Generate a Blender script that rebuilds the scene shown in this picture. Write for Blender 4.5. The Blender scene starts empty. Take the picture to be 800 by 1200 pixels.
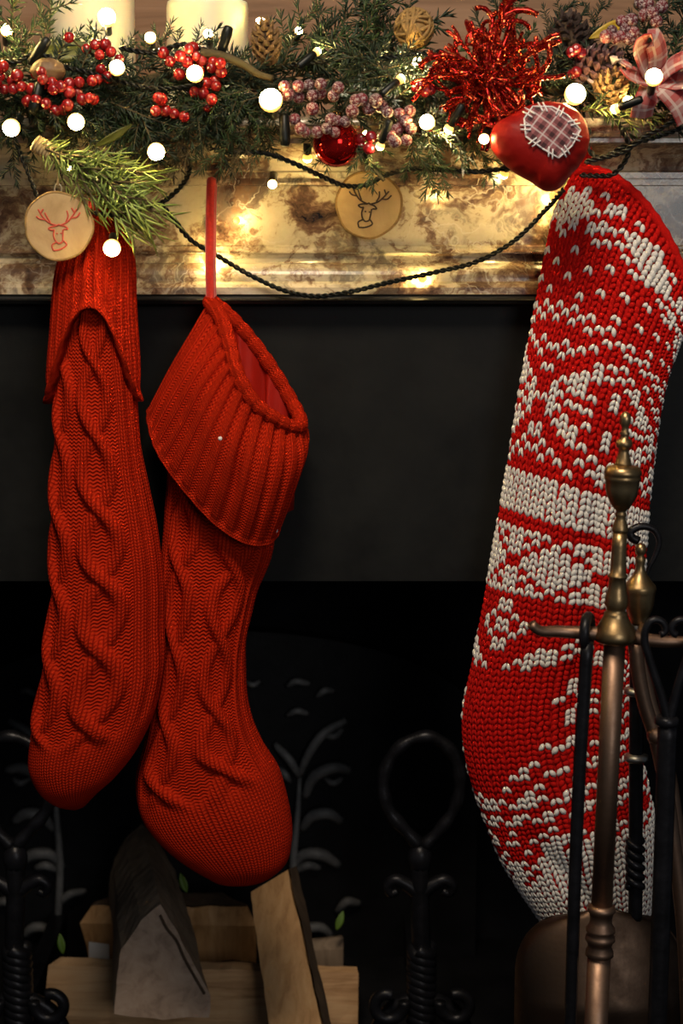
import bpy, math, random
import numpy as np
from mathutils import Vector, Matrix

# ------------------------------------------------------------------ camera, world, lights
SC = bpy.context.scene
PITCH = math.radians(9.0)
FPX, DIST, ZC = 2000.0, 1.6, 0.60
CAMP = np.array([0.0, -DIST * math.cos(PITCH), ZC + DIST * math.sin(PITCH)])
cam = bpy.data.cameras.new('camera'); cam.sensor_fit = 'HORIZONTAL'; cam.sensor_width = 36.0
cam.lens = 36.0 * FPX / 800.0
cam.dof.use_dof = True; cam.dof.focus_distance = 1.50; cam.dof.aperture_fstop = 9.0
camo = bpy.data.objects.new('camera', cam); SC.collection.objects.link(camo)
camo.location = CAMP.tolist(); camo.rotation_euler = (math.pi / 2 - PITCH, 0, 0)
SC.camera = camo
SC.view_settings.view_transform = 'Standard'; SC.view_settings.look = 'None'
SC.view_settings.gamma = 1.0; SC.view_settings.use_curve_mapping = False
SC.view_settings.exposure = 0.0
SC.cycles.sample_clamp_indirect = 4.0
W = bpy.data.worlds.new('world'); SC.world = W; W.use_nodes = True
W.node_tree.nodes['Background'].inputs[0].default_value = (0.72, 0.85, 1.0, 1)
W.node_tree.nodes['Background'].inputs[1].default_value = 0.05

def area(name, loc, target, size, power, col):
    l = bpy.data.lights.new(name, 'AREA'); l.shape = 'SQUARE'; l.size = size; l.energy = power; l.color = col
    o = bpy.data.objects.new(name, l); SC.collection.objects.link(o); o.location = loc
    o.rotation_euler = (Vector(target) - Vector(loc)).to_track_quat('-Z', 'Y').to_euler()
    return o
area('ceiling_lamp', (-0.10, -1.0, 1.85), (0.0, 0, 0.70), 0.40, 17.0, (1.0, 0.83, 0.62))
area('front_fill_light', (0.9, -2.9, 1.25), (0.05, 0, 0.4), 0.9, 10.5, (1.0, 0.97, 0.93))  # added front fill standing in for room light, brightens logs and tools

BULB_E = 330.0
rnd = random.Random(7)
NR = np.random.RandomState(5)

# ------------------------------------------------------------------ helpers
def P(px, py, y):
    """pixel + depth plane -> world point (numpy, broadcasts)"""
    px = np.asarray(px, float); py = np.asarray(py, float); y = np.asarray(y, float)
    a = (px - 400) / FPX; b = (600 - py) / FPX
    dy = math.cos(PITCH) + b * math.sin(PITCH); dz = -math.sin(PITCH) + b * math.cos(PITCH)
    k = (y - CAMP[1]) / dy
    return np.stack(np.broadcast_arrays(a * k, y + 0 * k, CAMP[2] + dz * k), -1)
def V(px, py, y): return Vector(P(px, py, y).tolist())
def PX(n, y=-0.05): return n * (y - CAMP[1]) / FPX          # n pixels at depth y in metres
def unproject(w):
    d = w - CAMP
    zz = d[..., 1] * math.cos(PITCH) - d[..., 2] * math.sin(PITCH)
    up = d[..., 1] * math.sin(PITCH) + d[..., 2] * math.cos(PITCH)
    return 400 + FPX * d[..., 0] / zz, 600 - FPX * up / zz

ORI = {}
def origin(o): return ORI.get(o.name, np.zeros(3)) if o else np.zeros(3)
def setp(o, label=None, cat=None, group=None, kind=None):
    if label: o['label'] = label
    if cat: o['category'] = cat
    if group: o['group'] = group
    if kind: o['kind'] = kind
    return o
def thing(name, loc, label, cat, group=None, kind=None):
    o = bpy.data.objects.new(name, None); SC.collection.objects.link(o)
    o.empty_display_size = 0.02
    loc = np.array([float(c) for c in loc]); o.location = loc.tolist(); ORI[o.name] = loc
    return setp(o, label, cat, group, kind)
def mkmesh(name, v, f, mat=None, smooth=True, uv=None, attr=None):
    me = bpy.data.meshes.new(name)
    v = np.asarray(v, float)
    if isinstance(f, np.ndarray): f = f.tolist()
    me.from_pydata(v.tolist(), [], f); me.update()
    if smooth: me.polygons.foreach_set('use_smooth', [True] * len(me.polygons))
    if uv is not None:
        lay = me.uv_layers.new(name='UVMap'); li = np.empty(len(me.loops), int); me.loops.foreach_get('vertex_index', li)
        lay.data.foreach_set('uv', np.asarray(uv, float)[li].ravel())
    for k, a in (attr or {}).items():
        at = me.attributes.new(k, 'FLOAT', 'POINT'); at.data.foreach_set('value', np.asarray(a, float).ravel())
    if mat: me.materials.append(mat)
    return me
def obj(name, v, f, mat, parent=None, smooth=True, uv=None, attr=None, kind=None, label=None):
    """one mesh object, vertices in world space"""
    v = np.asarray(v, float)
    if parent is None:
        o0 = np.array([v[:, 0].mean(), v[:, 1].mean(), v[:, 2].min()])
    else: o0 = origin(parent)
    o = bpy.data.objects.new(name, mkmesh(name, v - o0, f, mat, smooth, uv, attr)); SC.collection.objects.link(o)
    ORI[o.name] = o0
    if parent is None: o.location = o0.tolist()
    else: o.parent = parent
    return setp(o, label, None, None, kind)
def inst(name, me, mw, parent=None):
    o = bpy.data.objects.new(name, me); SC.collection.objects.link(o)
    if parent is not None:
        o.parent = parent; o.matrix_local = Matrix.Translation((-Vector(origin(parent)))) @ mw
    else: o.matrix_world = mw; ORI[o.name] = np.array(mw.translation)
    return o

class MB:
    def __init__(s): s.v = []; s.f = []; s.n = 0
    def add(s, v, f):
        v = np.asarray(v, float); s.v.append(v); k = s.n
        s.f.extend([[i + k for i in q] for q in (f.tolist() if isinstance(f, np.ndarray) else f)]); s.n += len(v); return s
    def build(s, name, mat, parent=None, **k): return obj(name, np.concatenate(s.v), s.f, mat, parent, **k)
    def mesh(s, name, mat, **k): return mkmesh(name, np.concatenate(s.v), s.f, mat, **k)

def hermite(t, ts, vals):
    """smooth interpolation, vals (n,) or (n,k)"""
    ts = np.asarray(ts, float); vals = np.asarray(vals, float); t = np.asarray(t, float)
    m = np.gradient(vals, ts, axis=0)
    i = np.clip(np.searchsorted(ts, t, side='right') - 1, 0, len(ts) - 2)
    h = ts[i + 1] - ts[i]; s = (t - ts[i]) / h
    if vals.ndim > 1: s = s[..., None]; h = h[..., None]
    return ((2*s**3 - 3*s**2 + 1) * vals[i] + (s**3 - 2*s**2 + s) * h * m[i] + (-2*s**3 + 3*s**2) * vals[i+1] + (s**3 - s**2) * h * m[i+1])
def smooth_path(pts, n):
    pts = np.asarray(pts, float)
    d = np.r_[0, np.cumsum(np.linalg.norm(np.diff(pts, axis=0), axis=1) + 1e-9)]
    return hermite(np.linspace(0, d[-1], n), d, pts)
def frames(pts):
    pts = np.asarray(pts, float); t = np.gradient(pts, axis=0); t /= np.linalg.norm(t, axis=1)[:, None] + 1e-12
    a = np.array([0, 1.0, 0]) if abs(t[0][1]) < 0.9 else np.array([1.0, 0, 0])
    N = []; n = a - t[0] * a.dot(t[0]); n /= np.linalg.norm(n)
    for k in t:
        n = n - k * n.dot(k); n /= np.linalg.norm(n) + 1e-12; N.append(n.copy())
    N = np.array(N); return t, N, np.cross(t, N)
def tube(pts, r, seg=8, cap=True, closed=False, twist=0.0, square=False):
    pts = np.asarray(pts, float); n = len(pts); r = np.broadcast_to(np.asarray(r, float), (n,))
    t, N, B = frames(pts)
    if closed:
        t = (np.roll(pts, -1, 0) - np.roll(pts, 1, 0)); t /= np.linalg.norm(t, axis=1)[:, None]
        N = N - t * (N * t).sum(1)[:, None]; N /= np.linalg.norm(N, axis=1)[:, None]; B = np.cross(t, N)
    th = np.linspace(0, 2 * math.pi, seg, endpoint=False)[None, :] + twist * np.arange(n)[:, None]
    v = pts[:, None] + r[:, None, None] * (np.cos(th)[..., None] * N[:, None] + np.sin(th)[..., None] * B[:, None])
    f = grid_faces(n, seg, closed)
    if cap and not closed: f += [list(range(seg))[::-1], list(range((n - 1) * seg, n * seg))]
    return v.reshape(-1, 3), f
def grid_faces(n, m, closed_v=False, closed_u=True):
    i = np.arange(n if closed_v else n - 1)[:, None]; j = np.arange(m if closed_u else m - 1)[None, :]
    a = i * m + j; b = i * m + (j + 1) % m; c = ((i + 1) % n) * m + (j + 1) % m; d = ((i + 1) % n) * m + j
    return np.stack([a, b, c, d], -1).reshape(-1, 4).tolist()
def lathe(profile, base, axis=(0, 0, 1), seg=28, scale=1.0):
    """profile: (r, h) metres along axis from base"""
    pr = np.asarray(profile, float) * scale; ax = np.asarray(axis, float); ax /= np.linalg.norm(ax)
    a = np.cross(ax, [0, 1, 0.01]); a /= np.linalg.norm(a); b = np.cross(ax, a)
    th = np.linspace(0, 2 * math.pi, seg, endpoint=False)
    ring = np.cos(th)[:, None] * a + np.sin(th)[:, None] * b
    v = np.asarray(base)[None, None] + pr[:, 1][:, None, None] * ax + pr[:, 0][:, None, None] * ring[None]
    f = grid_faces(len(pr), seg)
    f += [list(range(seg))[::-1], list(range((len(pr) - 1) * seg, len(pr) * seg))]
    return v.reshape(-1, 3), f
def box(x0, x1, y0, y1, z0, z1):
    v = [(x, y, z) for z in (z0, z1) for y in (y0, y1) for x in (x0, x1)]
    return v, [[0, 2, 3, 1], [4, 5, 7, 6], [0, 1, 5, 4], [2, 6, 7, 3], [0, 4, 6, 2], [1, 3, 7, 5]]
def sphere(c, r, seg=14, rings=9, sc=(1, 1, 1)):
    th = np.linspace(0, math.pi, rings); ph = np.linspace(0, 2 * math.pi, seg, endpoint=False)
    v = np.stack([np.sin(th)[:, None] * np.cos(ph), np.sin(th)[:, None] * np.sin(ph), np.cos(th)[:, None] + 0 * ph], -1)
    return (v * r * np.array(sc)).reshape(-1, 3) + np.asarray(c), grid_faces(rings, seg)
def vnoise(p, s, seed=0):
    """cheap smooth pseudo noise from sines, vectorised"""
    r = np.random.RandomState(seed); out = 0
    for k in range(5):
        d = r.normal(size=3); d /= np.linalg.norm(d)
        out = out + np.sin((p @ d) * s * (1 + 0.6 * k) + r.uniform(0, 6.28)) / (1 + 0.5 * k)
    return out / 2.6

# ------------------------------------------------------------------ materials
class NT:
    def __init__(s, name):
        s.m = bpy.data.materials.new(name); s.m.use_nodes = True; s.t = s.m.node_tree
        s.b = s.t.nodes['Principled BSDF']; s.out = s.t.nodes['Material Output']
    def n(s, typ, ins=None, **props):
        nd = s.t.nodes.new(typ)
        for k, v in props.items(): setattr(nd, k, v)
        for k, v in (ins or {}).items(): s.put(nd.inputs[k], v)
        return nd
    def put(s, sock, v):
        if hasattr(v, 'links') and hasattr(v, 'is_output'): s.t.links.new(v, sock)
        elif isinstance(v, bpy.types.Node): s.t.links.new(v.outputs[0], sock)
        else: sock.default_value = v if not (isinstance(v, tuple) and len(v) == 3 and len(sock.default_value) == 4) else (*v, 1)
    def math(s, op, a, b=None, c=None):
        nd = s.t.nodes.new('ShaderNodeMath'); nd.operation = op
        for i, x in enumerate((a, b, c)):
            if x is not None: s.put(nd.inputs[i], x)
        return nd.outputs[0]
    def mix(s, f, a, b, mode='MIX'):
        nd = s.t.nodes.new('ShaderNodeMix'); nd.data_type = 'RGBA'; nd.blend_type = mode
        s.put(nd.inputs[0], f); s.put(nd.inputs[6], a); s.put(nd.inputs[7], b); return nd.outputs[2]
    def ramp(s, f, stops, interp='LINEAR'):
        nd = s.t.nodes.new('ShaderNodeValToRGB'); cr = nd.color_ramp; cr.interpolation = interp
        while len(cr.elements) < len(stops): cr.elements.new(0.5)
        for e, (p, c) in zip(cr.elements, stops): e.position = p; e.color = (*c, 1) if len(c) == 3 else c
        s.put(nd.inputs[0], f); return nd.outputs[0]
    def noise(s, scale, detail=4, rough=0.55, vec=None, dist=0.0):
        nd = s.n('ShaderNodeTexNoise', {'Scale': scale, 'Detail': detail, 'Roughness': rough, 'Distortion': dist})
        s.put(nd.inputs['Vector'], vec if vec is not None else s.coord()); return nd
    def coord(s, kind='Object'):
        if not hasattr(s, 'tc'): s.tc = s.t.nodes.new('ShaderNodeTexCoord')
        return s.tc.outputs[kind]
    def world(s):
        if not hasattr(s, 'geo'): s.geo = s.t.nodes.new('ShaderNodeNewGeometry')
        return s.geo.outputs['Position']
    def scaled(s, vec, sc):
        nd = s.n('ShaderNodeMapping', {'Scale': sc}); s.put(nd.inputs[0], vec); return nd.outputs[0]
    def bump(s, h, dist, strength=1.0):
        nd = s.n('ShaderNodeBump', {'Strength': strength, 'Distance': dist}); s.put(nd.inputs['Height'], h)
        s.t.links.new(nd.outputs[0], s.b.inputs['Normal']); return nd
    def set(s, **k):
        names = dict(col='Base Color', rough='Roughness', metal='Metallic', spec='Specular IOR Level', sheen='Sheen Weight',
                     sheen_r='Sheen Roughness', sheen_c='Sheen Tint', coat='Coat Weight', coat_r='Coat Roughness', sss='Subsurface Weight',
                     sss_r='Subsurface Radius', sss_s='Subsurface Scale', trans='Transmission Weight', emit='Emission Color', emit_s='Emission Strength', ior='IOR')
        for a, v in k.items(): s.put(s.b.inputs[names[a]], v)
        return s
def simple(name, col, rough=0.5, var=0.0, vscale=60, **k):
    t = NT(name)
    if var:
        c2 = tuple(max(0, c * (1 - var)) for c in col); c3 = tuple(c * (1 + var) for c in col)
        t.set(col=t.ramp(t.noise(vscale).outputs[0], [(0.3, c2), (0.7, c3)]))
    else: t.set(col=col)
    t.set(rough=rough, **k); return t

def knit_material(name, dark, light, amount=0.0009, sheen=0.08):
    t = NT(name); uv = t.n('ShaderNodeSeparateXYZ', {0: t.coord('UV')})
    x, y = uv.outputs[0], uv.outputs[1]
    fx = t.math('FRACT', x); a = t.math('MULTIPLY', t.math('ABSOLUTE', t.math('SUBTRACT', fx, 0.5)), 2.0)
    y2 = t.math('FRACT', t.math('ADD', y, t.math('MULTIPLY', a, 0.55)))
    hy = t.math('SINE', t.math('MULTIPLY', y2, math.pi))
    hx = t.math('SINE', t.math('MULTIPLY', a, math.pi))
    knit = t.math('MULTIPLY', t.math('POWER', hx, 0.7), t.math('ADD', t.math('MULTIPLY', hy, 0.5), 0.5))
    wob = t.math('MULTIPLY', t.math('SINE', t.math('MULTIPLY', x, 6.2832)), 0.22)
    purl = t.math('ABSOLUTE', t.math('SINE', t.math('MULTIPLY', t.math('ADD', y, wob), math.pi)))
    at = t.n('ShaderNodeAttribute', attribute_name='purl').outputs['Fac']
    h = t.math('ADD', t.math('MULTIPLY', knit, t.math('SUBTRACT', 1.0, at)), t.math('MULTIPLY', purl, at))
    fuzz = t.noise(900, 3).outputs[0]
    h2 = t.math('ADD', h, t.math('MULTIPLY', fuzz, 0.45))
    big = t.noise(30, 3).outputs[0]
    c = t.mix(t.math('MULTIPLY', h, 0.75), dark, light)  # stitch hollows darker, crests brighter in the colour, standing in for shade and highlights
    c = t.mix(t.math('MULTIPLY', big, 0.25), c, dark)
    t.set(col=c, rough=1.0, spec=0.0, sheen=sheen, sheen_r=0.5, sheen_c=light)
    t.bump(h2, amount, 0.75); return t.m

M = {}
M['red_knit'] = knit_material('red_wool_knit', (0.24, 0.006, 0.003), (0.70, 0.042, 0.011), 0.0016)
t = simple('red_lining', (0.32, 0.008, 0.003), 0.6, 0.1, 30, spec=0.15); M['lining'] = t.m
def yarn(name, col, sheen_c):
    t = NT(name); t.set(col=t.ramp(t.noise(700, 3).outputs[0], [(0.3, tuple(c * 0.7 for c in col)), (0.7, col)]), rough=1.0, spec=0.0, sheen=0.08, sheen_c=sheen_c)
    t.bump(t.noise(1400, 2).outputs[0], 0.0004, 0.6); return t.m
M['yarn_red'] = yarn('red_yarn', (0.60, 0.012, 0.010), (0.9, 0.1, 0.08))
M['yarn_white'] = yarn('white_yarn', (0.90, 0.87, 0.83), (0.9, 0.9, 0.9))
M['yarn_back'] = simple('red_yarn_back', (0.48, 0.008, 0.008), 0.95, 0.2, 300, spec=0.05).m

# breccia marble
t = NT('breccia_marble'); w = t.world()
d = t.noise(9, 5, 0.6, w); dv = t.n('ShaderNodeVectorMath', {0: w, 1: t.n('ShaderNodeVectorMath', {0: d.outputs[1], 'Scale': 0.16}, operation='SCALE').outputs[0]}, operation='ADD').outputs[0]
n1 = t.noise(13, 6, 0.66, t.scaled(dv, (1, 1, 1.5))).outputs[0]
base = t.ramp(n1, [(0.33, (0.025, 0.014, 0.010)), (0.42, (0.13, 0.07, 0.042)), (0.47, (0.28, 0.19, 0.12)), (0.515, (0.56, 0.48, 0.34)), (0.75, (0.66, 0.60, 0.46))])
n2 = t.noise(19, 5, 0.6, t.scaled(dv, (1.3, 1, 1.0))).outputs[0]
grey = t.ramp(n2, [(0.55, (0, 0, 0)), (0.62, (1, 1, 1))])
base = t.mix(t.math('MULTIPLY', grey, 0.75), base, (0.13, 0.105, 0.085))
vo = t.n('ShaderNodeTexVoronoi', {'Vector': dv, 'Scale': 26.0}, feature='DISTANCE_TO_EDGE').outputs[0]
vein = t.ramp(vo, [(0.0, (1, 1, 1)), (0.035, (0, 0, 0))])
vm = t.math('MULTIPLY', vein, t.ramp(t.noise(14, 2, 0.5, w).outputs[0], [(0.45, (0, 0, 0)), (0.6, (1, 1, 1))]))
base = t.mix(t.math('MULTIPLY', vm, 0.7), base, (0.70, 0.64, 0.56))
vo2 = t.n('ShaderNodeTexVoronoi', {'Vector': dv, 'Scale': 9.0}, feature='DISTANCE_TO_EDGE').outputs[0]
base = t.mix(t.math('MULTIPLY', t.ramp(vo2, [(0.0, (0.8, 0.8, 0.8)), (0.05, (0, 0, 0))]), t.ramp(n2, [(0.45, (0, 0, 0)), (0.55, (1, 1, 1))])), base, (0.16, 0.09, 0.05))
t.set(col=base, rough=0.22, spec=0.5, coat=0.25, coat_r=0.10); M['marble'] = t.m

t = NT('black_slate'); n1 = t.noise(14, 6, 0.65).outputs[0]
t.set(col=t.ramp(n1, [(0.3, (0.005, 0.005, 0.005)), (0.75, (0.013, 0.0135, 0.013))]), rough=t.math('ADD', t.math('MULTIPLY', n1, 0.25), 0.38), spec=0.18)
t.bump(t.noise(120, 4).outputs[0], 0.0006, 0.3); M['slate'] = t.m
t = NT('soot'); t.set(col=t.ramp(t.noise(18, 5).outputs[0], [(0.3, (0.004, 0.004, 0.005)), (0.8, (0.012, 0.012, 0.014))]), rough=0.9, spec=0.1); M['soot'] = t.m
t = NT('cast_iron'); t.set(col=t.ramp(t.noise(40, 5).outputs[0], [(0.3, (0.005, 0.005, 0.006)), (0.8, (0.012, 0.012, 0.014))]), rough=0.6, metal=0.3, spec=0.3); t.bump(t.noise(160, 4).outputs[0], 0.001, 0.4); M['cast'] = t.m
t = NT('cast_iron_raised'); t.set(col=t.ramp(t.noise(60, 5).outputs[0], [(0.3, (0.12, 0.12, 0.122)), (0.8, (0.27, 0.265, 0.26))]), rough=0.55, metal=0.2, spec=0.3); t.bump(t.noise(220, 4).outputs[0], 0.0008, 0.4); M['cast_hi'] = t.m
t = NT('wrought_iron'); t.set(col=t.ramp(t.noise(70, 5).outputs[0], [(0.3, (0.008, 0.008, 0.010)), (0.8, (0.022, 0.022, 0.028))]), rough=0.36, metal=0.5, spec=0.35); t.bump(t.noise(150, 3).outputs[0], 0.001, 0.35); M['iron'] = t.m
def metal(name, a, b, rough):
    t = NT(name); n = t.noise(55, 6, 0.65).outputs[0]
    t.set(col=t.ramp(n, [(0.3, a), (0.7, b)]), metal=1.0, rough=t.ramp(n, [(0.3, (rough + .14,) * 3), (0.7, (rough,) * 3)]))
    t.bump(t.noise(260, 3).outputs[0], 0.0004, 0.25); return t.m
M['brass'] = metal('aged_brass', (0.28, 0.18, 0.085), (0.52, 0.36, 0.18), 0.30)
M['bronze'] = metal('brown_bronze', (0.22, 0.135, 0.095), (0.34, 0.22, 0.155), 0.42)
M['copper_pan'] = metal('brown_pan_metal', (0.075, 0.048, 0.034), (0.13, 0.085, 0.06), 0.40)
M['steel'] = metal('worn_steel', (0.35, 0.33, 0.30), (0.6, 0.57, 0.52), 0.3)

def wood(name, a, b, c, scale=(60, 60, 5), rough=0.6, ring=False):
    t = NT(name); v = t.scaled(t.coord(), scale)
    n = t.noise(1.0, 6, 0.6, v, 0.6).outputs[0]; n2 = t.noise(0.25, 3, 0.5, v).outputs[0]
    col = t.ramp(n, [(0.28, a), (0.5, b), (0.72, c)])
    col = t.mix(t.math('MULTIPLY', n2, 0.5), col, a)
    t.set(col=col, rough=rough, spec=0.25); t.bump(n, 0.0012, 0.5); return t.m
M['panel_wood'] = wood('wall_wood', (0.16, 0.085, 0.045), (0.29, 0.165, 0.095), (0.38, 0.235, 0.15), (4, 50, 60), 0.45)
M['log_pale'] = wood('split_log_pale', (0.34, 0.18, 0.08), (0.64, 0.39, 0.20), (0.74, 0.50, 0.28), (9, 90, 120))
M['log_tan'] = wood('split_log_tan', (0.28, 0.145, 0.055), (0.48, 0.27, 0.115), (0.58, 0.36, 0.17), (110, 90, 8))
M['log_grey'] = wood('weathered_log', (0.14, 0.10, 0.07), (0.27, 0.20, 0.14), (0.38, 0.29, 0.21), (60, 70, 10), 0.75)
M['log_end'] = wood('log_cut_end', (0.22, 0.155, 0.115), (0.40, 0.29, 0.22), (0.50, 0.385, 0.30), (60, 60, 60), 0.8)
M['bark'] = wood('bark', (0.035, 0.022, 0.015), (0.075, 0.048, 0.03), (0.12, 0.08, 0.05), (40, 60, 20), 0.9)
M['slice'] = wood('pale_wood_slice', (0.42, 0.27, 0.12), (0.58, 0.40, 0.20), (0.66, 0.48, 0.27), (30, 60, 30), 0.6)
M['twig'] = wood('twig', (0.04, 0.03, 0.014), (0.085, 0.065, 0.03), (0.14, 0.11, 0.055), (60, 60, 60), 0.8)
M['print_red'] = simple('red_print', (0.62, 0.09, 0.05), 0.7).m
M['print_dark'] = simple('burnt_print', (0.06, 0.035, 0.015), 0.7).m

t = NT('candle_wax'); t.set(col=(0.90, 0.82, 0.60), rough=0.42, sss=0.55, sss_r=(0.03, 0.018, 0.008), sss_s=0.6); t.bump(t.noise(25, 3).outputs[0], 0.001, 0.15); M['wax'] = t.m
M['wick'] = simple('wick', (0.03, 0.025, 0.02), 0.9).m
def needle_mat(name, a, b, frost=0.0):
    t = NT(name); g = t.n('ShaderNodeNewGeometry')
    c = t.mix(g.outputs['Random Per Island'], a, b)
    if frost:
        f = t.ramp(t.noise(160, 3).outputs[0], [(0.48, (0, 0, 0)), (0.62, (1, 1, 1))])
        c = t.mix(t.math('MULTIPLY', f, frost), c, (0.72, 0.74, 0.70))
    t.set(col=c, rough=0.5, spec=0.35); return t.m
M['needle'] = needle_mat('fir_needles', (0.012, 0.030, 0.010), (0.045, 0.085, 0.026))
M['needle_blue'] = needle_mat('dark_fir_needles', (0.008, 0.019, 0.010), (0.024, 0.047, 0.024))
M['needle_lime'] = needle_mat('pale_pine_needles', (0.15, 0.22, 0.045), (0.33, 0.42, 0.12))
M['needle_frost'] = needle_mat('frosted_needles', (0.03, 0.07, 0.03), (0.08, 0.14, 0.06), 0.8)
M['needle_brown'] = needle_mat('dry_needles', (0.05, 0.035, 0.015), (0.10, 0.08, 0.03))
def berry_mat(name, a, b, frost, rough):
    t = NT(name); oi = t.n('ShaderNodeObjectInfo').outputs['Random']
    c = t.mix(oi, a, b)
    if frost:
        n = t.noise(3.2, 5, 0.7).outputs[0]; f = t.ramp(n, [(0.48, (0, 0, 0)), (0.58, (1, 1, 1))])
        c = t.mix(t.math('MULTIPLY', f, frost), c, (0.50, 0.44, 0.44)); t.bump(n, 0.0015, 0.6)
    t.set(col=c, rough=rough, spec=0.5, coat=0.0 if frost > 0.5 else 0.7, coat_r=0.08); return t.m
M['berry_red'] = berry_mat('red_berries', (0.22, 0.005, 0.007), (0.36, 0.012, 0.010), 0.0, 0.25)
M['berry_plum'] = berry_mat('frosted_berries', (0.06, 0.002, 0.010), (0.19, 0.005, 0.014), 0.85, 0.6)
M['berry_dark'] = berry_mat('dark_berries', (0.16, 0.004, 0.010), (0.26, 0.010, 0.014), 0.0, 0.2)
t = NT('red_glitter'); vo = t.n('ShaderNodeTexVoronoi', {'Vector': t.coord(), 'Scale': 900.0}); 
col = t.mix(t.math('GREATER_THAN', t.n('ShaderNodeSeparateColor', {0: vo.outputs['Color']}).outputs[0], 0.8), (0.30, 0.006, 0.004), (0.85, 0.14, 0.04))
t.set(col=col, metal=0.75, rough=0.22); t.bump(t.n('ShaderNodeSeparateColor', {0: vo.outputs['Color']}).outputs[1], 0.0012, 0.9); M['glitter'] = t.m
M['bauble'] = simple('shiny_red_bauble', (0.62, 0.012, 0.010), 0.09, metal=0.85).m
M['gold'] = metal('gold_cap', (0.5, 0.34, 0.12), (0.7, 0.5, 0.2), 0.2)
t = NT('red_satin'); t.set(col=t.ramp(t.noise(20, 3).outputs[0], [(0.3, (0.22, 0.004, 0.003)), (0.7, (0.33, 0.008, 0.005))]), rough=0.5, spec=0.22); t.bump(t.noise(26, 4, 0.5).outputs[0], 0.006, 0.5); M['satin'] = t.m
def plaid(name, ground, c1, c2, light, k):
    t = NT(name); uv = t.n('ShaderNodeSeparateXYZ', {0: t.coord('UV')}); out = []
    for ax in (0, 1):
        f = t.math('FRACT', t.math('MULTIPLY', uv.outputs[ax], k))
        out.append((t.math('LESS_THAN', t.math('ABSOLUTE', t.math('SUBTRACT', f, 0.3)), 0.17), t.math('LESS_THAN', t.math('ABSOLUTE', t.math('SUBTRACT', f, 0.72)), 0.06)))
    c = ground
    for ax in (0, 1): c = t.mix(t.math('MULTIPLY', out[ax][0], 0.6), c, c1)
    for ax in (0, 1): c = t.mix(t.math('MULTIPLY', out[ax][1], 0.65), c, light)
    c = t.mix(t.math('MULTIPLY', t.math('MULTIPLY', out[0][0], out[1][0]), 0.7), c, c2)
    t.set(col=c, rough=0.85, sheen=0.2); t.bump(t.noise(900, 2).outputs[0], 0.0005, 0.4); return t.m
M['plaid'] = plaid('plaid_patch', (0.30, 0.10, 0.11), (0.06, 0.008, 0.014), (0.018, 0.004, 0.008), (0.62, 0.54, 0.54), 1.7)
M['ribbon'] = plaid('plaid_ribbon', (0.42, 0.20, 0.19), (0.38, 0.008, 0.008), (0.26, 0.004, 0.006), (0.62, 0.52, 0.48), 1.15)
M['thread'] = simple('white_thread', (0.80, 0.76, 0.76), 0.8).m
M['twine'] = simple('jute_twine', (0.42, 0.30, 0.14), 0.9, 0.3, 300).m
M['wire'] = simple('dark_green_wire', (0.004, 0.006, 0.005), 0.4, spec=0.3).m
t = NT('lit_bulb')          # full glow at the tip; dim amber rim painted in emission to imitate a halo
at = t.n('ShaderNodeAttribute', attribute_name='tip').outputs['Fac']
t.set(col=(1, 0.9, 0.6), rough=0.3, emit=t.ramp(at, [(0.0, (1.0, 0.50, 0.08)), (0.55, (1.0, 0.66, 0.20)), (0.8, (1.0, 0.73, 0.28))]),
      emit_s=t.math('MULTIPLY', t.ramp(at, [(0.0, (0.0045,) * 3), (0.22, (0.010,) * 3), (0.42, (0.35,) * 3), (0.6, (1,) * 3)]), BULB_E)); M['bulb'] = t.m
M['cone'] = simple('pinecone_scales', (0.22, 0.13, 0.055), 0.75, 0.35, 200).m
M['cone_dark'] = simple('dark_pinecone_scales', (0.045, 0.028, 0.024), 0.75, 0.3, 200).m
t = NT('frosted_pinecone_scales'); g = t.n('ShaderNodeNewGeometry').outputs['Random Per Island']
t.set(col=t.mix(t.math('GREATER_THAN', g, 0.62), (0.075, 0.03, 0.035), (0.55, 0.44, 0.42)), rough=0.7); M['cone_frost'] = t.m
M['vine'] = simple('tan_vine', (0.30, 0.18, 0.06), 0.8, 0.3, 200).m
M['walnut'] = simple('walnut_shell', (0.19, 0.11, 0.05), 0.6, 0.35, 60).m
M['leaf'] = simple('olive_leaf', (0.075, 0.085, 0.012), 0.4, 0.3, 40).m
M['leaf_gold'] = simple('yellow_leaf', (0.50, 0.34, 0.03), 0.45, 0.2, 60).m
M['leaf_green'] = simple('green_leaf', (0.10, 0.19, 0.02), 0.5, 0.2, 60).m
M['paper'] = simple('white_paper', (0.50, 0.52, 0.55), 0.7).m
M['red_felt'] = simple('red_loop_felt', (0.58, 0.020, 0.008), 0.9, 0.15, 400, sheen=0.4).m

# ------------------------------------------------------------------ the setting
XW = 0.95
def struct(name, v, f, mat, **k): return setp(obj(name, v, f, mat, smooth=False, **k), kind='structure')
struct('floor', *box(-XW, XW, -1.0, 0.62, -0.04, 0.0), M['soot'])
ztop = float(P(400, 138, -0.085)[2])
zslab = float(P(400, 681, 0.0)[2])
# wall above the mantel: stacked wooden boards
wb = setp(obj('wall_back', *box(-XW, XW, 0.20, 0.24, ztop - 0.05, ztop + 0.75), M['bark'], smooth=False), kind='structure')
z = ztop - 0.04
for k, hgt in enumerate((0.085, 0.118, 0.11, 0.12, 0.11, 0.12)):
    obj('board', *box(-XW, XW, 0.180 + 0.004 * (k % 2), 0.205, z + 0.0015, z + hgt - 0.0015), M['panel_wood'], wb, smooth=False); z += hgt
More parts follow.
